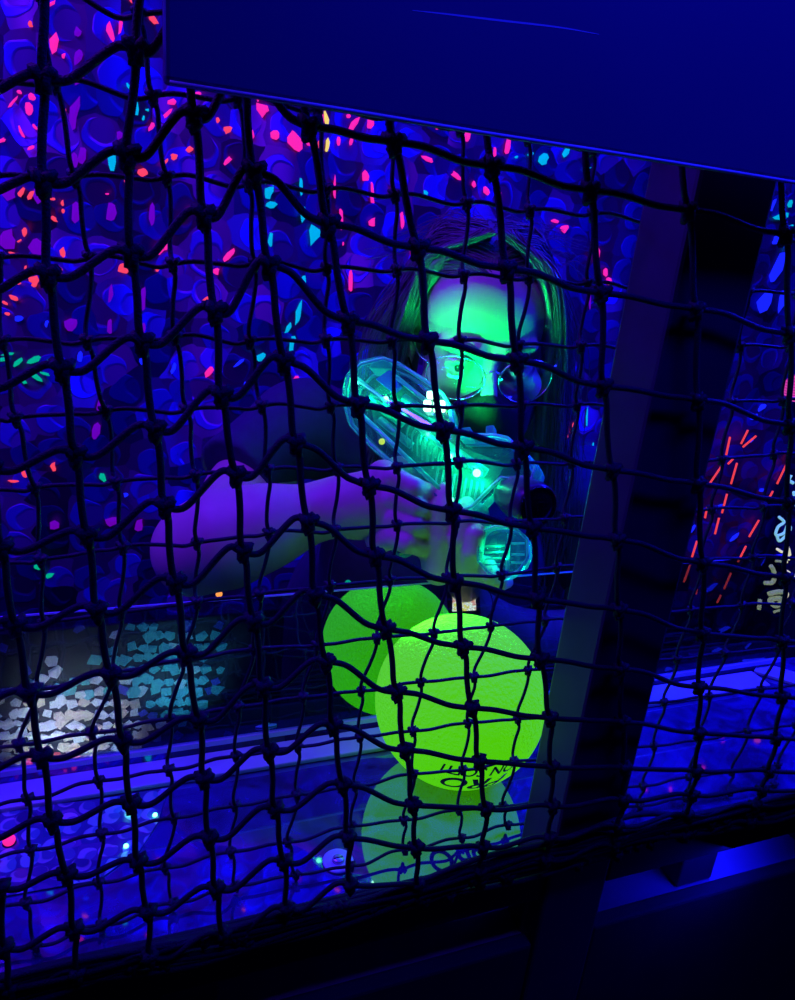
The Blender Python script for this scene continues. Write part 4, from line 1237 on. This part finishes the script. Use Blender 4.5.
# painted pillar at the right edge
pl0 = aty(763, 668, .95)
pil = empty('painted_pillar', (pl0[0] + .15, 1.0, 0), 'black pillar with pale painted squiggles at the right edge', 'pillar')
zt_ = aty(772, 455, .95)[2]
b = MB(); b.prism([(pl0[0], .95, 0), (pl0[0] + .3, .95, 0), (pl0[0] + .45, 1.2, 0), (pl0[0] * 1.2 / .95 + .02, 1.2, 0)], (0, 0, zt_), .004, both=False); b.build('pillar_body', M_black_paint, pil)
M_paint_w = glow('pale_fluorescent_paint', (.75, .75, .42), .85)
M_paint_c = glow('pale_cyan_paint', (.25, .65, .70), .75)
YP = .9485
def paint(polys, m):
    mb = MB()
    for p in polys:
        mb.tube(spline([aty(x, y, YP) for x, y in p[0]], 5), p[1], 8)
    return mb.build('painted_squiggle', m, pil, True)
paint([([(779,517),(784,522),(778,527),(776,535),(784,533),(788,524),(790,530),(780,541),(777,536)], .0026), ([(791,475),(789,480),(793,483)], .003),
       ([(788,492),(789,503),(794,505)], .003), ([(794,492),(795,500)], .003)], M_paint_c)
paint([([(777,549),(783,552),(788,548),(790,555)], .0025), ([(776,556),(788,558)], .0022), ([(776,561),(787,562)], .0024), ([(788,540),(789,560)], .0018),
       ([(771,566),(774,572),(773,582),(765,583)], .0042), ([(774,570),(775,580)], .003), ([(785,570),(790,574),(787,580),(795,575)], .0026),
       ([(769,594),(778,592),(786,593),(783,600),(776,606),(770,600),(780,598)], .0050), ([(760,600),(759,609)], .0038), ([(774,612),(780,610)], .0024)], M_paint_w)
# striped pink lantern at the right edge
lcn = aty(797, 388, 1.2)
ln_ = empty('paper_lantern', lcn, 'striped pink paper lantern half out of view at the right edge', 'lantern')
e = MB(); e.ball(lcn, (.028, .028, .030), 28, 18)
M_ln, nt, outn = mat('striped_pink_paper')
tc = N(nt, 'ShaderNodeTexCoord'); wv = N(nt, 'ShaderNodeTexWave', Scale=55.0, Distortion=2.0); wv.bands_direction = 'Z'
nt.links.new(tc.outputs['Object'], wv.inputs['Vector'])
cr = N(nt, 'ShaderNodeValToRGB'); cr.color_ramp.elements[0].color = (.35, .0, .30, 1); cr.color_ramp.elements[1].color = (1, .10, .55, 1)
nt.links.new(wv.outputs['Color'], cr.inputs[0])
em = N(nt, 'ShaderNodeEmission', Strength=.8); nt.links.new(cr.outputs[0], em.inputs[0]); nt.links.new(em.outputs[0], outn.inputs[0])
e.build('lantern_shade', M_ln, ln_, True)
e = MB(); e.tube([lcn + np.array([0, 0, .028]), lcn + np.array([0, .01, .3]), lcn + np.array([0, .02, 1.1])], .001, 6); e.build('hanging_wire', M_metal, ln_)

# ------------------------------------------------------------------ added panel imitating the foil reflection in the left of the shield
YA = .83
ap = empty('reflection_apron', (-.2, YA, .6), 'dark panel with pale shards standing in for a reflection in the left of the shield', 'foil')
b = MB(); b.box((-.42, YA, .60), (.20, YA + .004, 1.035), .0015); b.build('backing', principled('dark_reflection_backing', (.006, .005, .03), .6, noise=.4, nscale=20), ap)
SHC = {'white': (.80, .80, .86), 'cream': (.80, .62, .50), 'teal': (.10, .55, .62), 'red': (1.0, .12, .16), 'blue': (.08, .07, .75)}
shards = {k: MB() for k in SHC}
rs = random.Random(11)
for gy in range(16):
    for gx in range(24):
        px = -8 + gx * 10.8 + (gy % 2) * 5 + rs.uniform(-3, 3); py = 626 + gy * 11 + rs.uniform(-2.5, 2.5)
        if py > 792 - px * .17: continue
        d1 = math.hypot((px - 75) / 80, (py - 735) / 62); d2 = math.hypot((px - 165) / 52, (py - 668) / 50)
        pr1, pr2 = 1.25 - d1, 1.2 - d2
        if max(pr1, pr2) < rs.uniform(-.1, .5):
            if rs.random() > .10: continue
            c = 'blue'
        elif pr2 > pr1: c = 'teal' if rs.random() < .8 else 'white'
        else:
            c = 'white' if rs.random() < .62 else ('cream' if py > 700 else 'teal')
            if py > 752 and 28 < px < 78: c = 'red'
            elif py > 745 and rs.random() < .6: c = 'cream'
        p = aty(px, py, YA - .0002)
        n = rs.choice((4, 5, 5, 6)); a0 = rs.uniform(0, 6); r0 = rs.uniform(.0066, .0100)
        ring = []
        for t in range(n):
            a_ = a0 + t * 2 * math.pi / n + rs.uniform(-.3, .3); q = r0 * rs.uniform(.75, 1.15)
            ring.append(p + np.array([q * math.cos(a_), 0, q * .95 * math.sin(a_)]))
        top = [q + np.array([0, -.0011 + rs.uniform(-.0005, .0005), 0]) for q in ring]
        shards[c].add(ring + top, [tuple(range(n, 2 * n))[::-1], tuple(range(n))] + [(i, (i + 1) % n, n + (i + 1) % n, n + i) for i in range(n)])
for c, mb in shards.items():
    if mb.v:
        o = mb.build('reflection_shard', principled(c + '_reflection_shard', SHC[c], .45, .1), ap)
        o['kind'] = 'stuff'; o['label'] = c + ' shards imitating a reflection'

# ------------------------------------------------------------------ light: black-light tubes, the blaster's lamps and added fill lights
def area(name, loc, target, size, energy, col, sy=None):
    l = bpy.data.lights.new(name, 'AREA')
    l.energy = energy; l.color = col; l.size = size
    if sy: l.shape = 'RECTANGLE'; l.size_y = sy
    o = bpy.data.objects.new(name, l); COL.objects.link(o)
    o.location = loc
    d = Vector(target) - Vector(loc)
    o.rotation_euler = d.to_track_quat('-Z', 'Y').to_euler()
    return o
def point(name, loc, energy, col, r=.004):
    l = bpy.data.lights.new(name, 'POINT'); l.energy = energy; l.color = col; l.shadow_soft_size = r
    o = bpy.data.objects.new(name, l); COL.objects.link(o); o.location = [float(x) for x in loc]
    return o
UVB = (.006, .008, 1)
VIO = (.13, .010, 1)
area('uv_tube_back', (.9, 1.1, 2.5), (1.0, 1.5, 1.4), 1.4, 24, UVB, .1)
area('uv_tube_violet', (-.5, .85, 2.4), (.0, 1.1, 1.2), 1.2, 20, VIO, .12)
area('uv_tube_counter', (1.05, .60, 1.8), (.85, .55, .98), .5, 20, UVB, .1)
area('uv_tube_left', (-.7, .55, 1.6), (-.05, .52, 1.0), .5, 2.4, UVB, .1)
area('uv_tube_entrance', (.42, .10, 2.05), (.40, .366, 1.70), .5, 5.0, UVB, .1)
area('uv_tube_under', (.63, .50, .962), (.60, .52, .90), .4, .5, UVB, .05)
area('rear_rim_light', (-.62, 1.30, 1.9), (.15, .98, 1.36), .5, 3.5, UVB, .06)  # blue rim light added for the shirt's shoulder edge
def spot(name, loc, target, energy, col, ang, blend=.4, r=.006):
    l = bpy.data.lights.new(name, 'SPOT'); l.energy = energy; l.color = col; l.shadow_soft_size = r
    l.spot_size = math.radians(ang); l.spot_blend = blend
    o = bpy.data.objects.new(name, l); COL.objects.link(o); o.location = [float(x) for x in loc]
    d = Vector([float(x) for x in target]) - o.location
    o.rotation_euler = d.to_track_quat('-Z', 'Y').to_euler()
spot('pale_apron_fill', (-.08, .700, .83), (-.055, .83, .905), 2.3, (.80, .92, 1), 70, .9, .012)  # added spot hidden behind the counter, lights the imitated reflection
spot('teal_apron_fill', (.065, .705, .87), (.075, .83, .965), 1.0, (.25, .85, 1), 62, .9, .012)  # second hidden spot, added to tint the same shards teal
spot('blaster_lamp', at(442, 407, .800), hp(.0, .02, .09), 2.6, (.0, 1, .15), 122)
spot('ball_fill_spot', at(414, 556, .775), BC + np.array([.0, .0, .02]), 2.2, (.16, 1, .10), 62)  # added spot that puts the highlight on the ball
for (x, y, e_) in ((391, 404, .05), (432, 439, .075), (455, 460, .09), (480, 477, .12), (364, 392, .05), (455, 503, .06), (500, 552, .05)):
    point('blaster_inner_lamp', gp(x, y, .008), e_, (.0, 1, .34), .003)
w = bpy.data.worlds.new('world'); S.world = w
w.use_nodes = True
w.node_tree.nodes['Background'].inputs[0].default_value = (.01, .005, .12, 1)
w.node_tree.nodes['Background'].inputs[1].default_value = .1
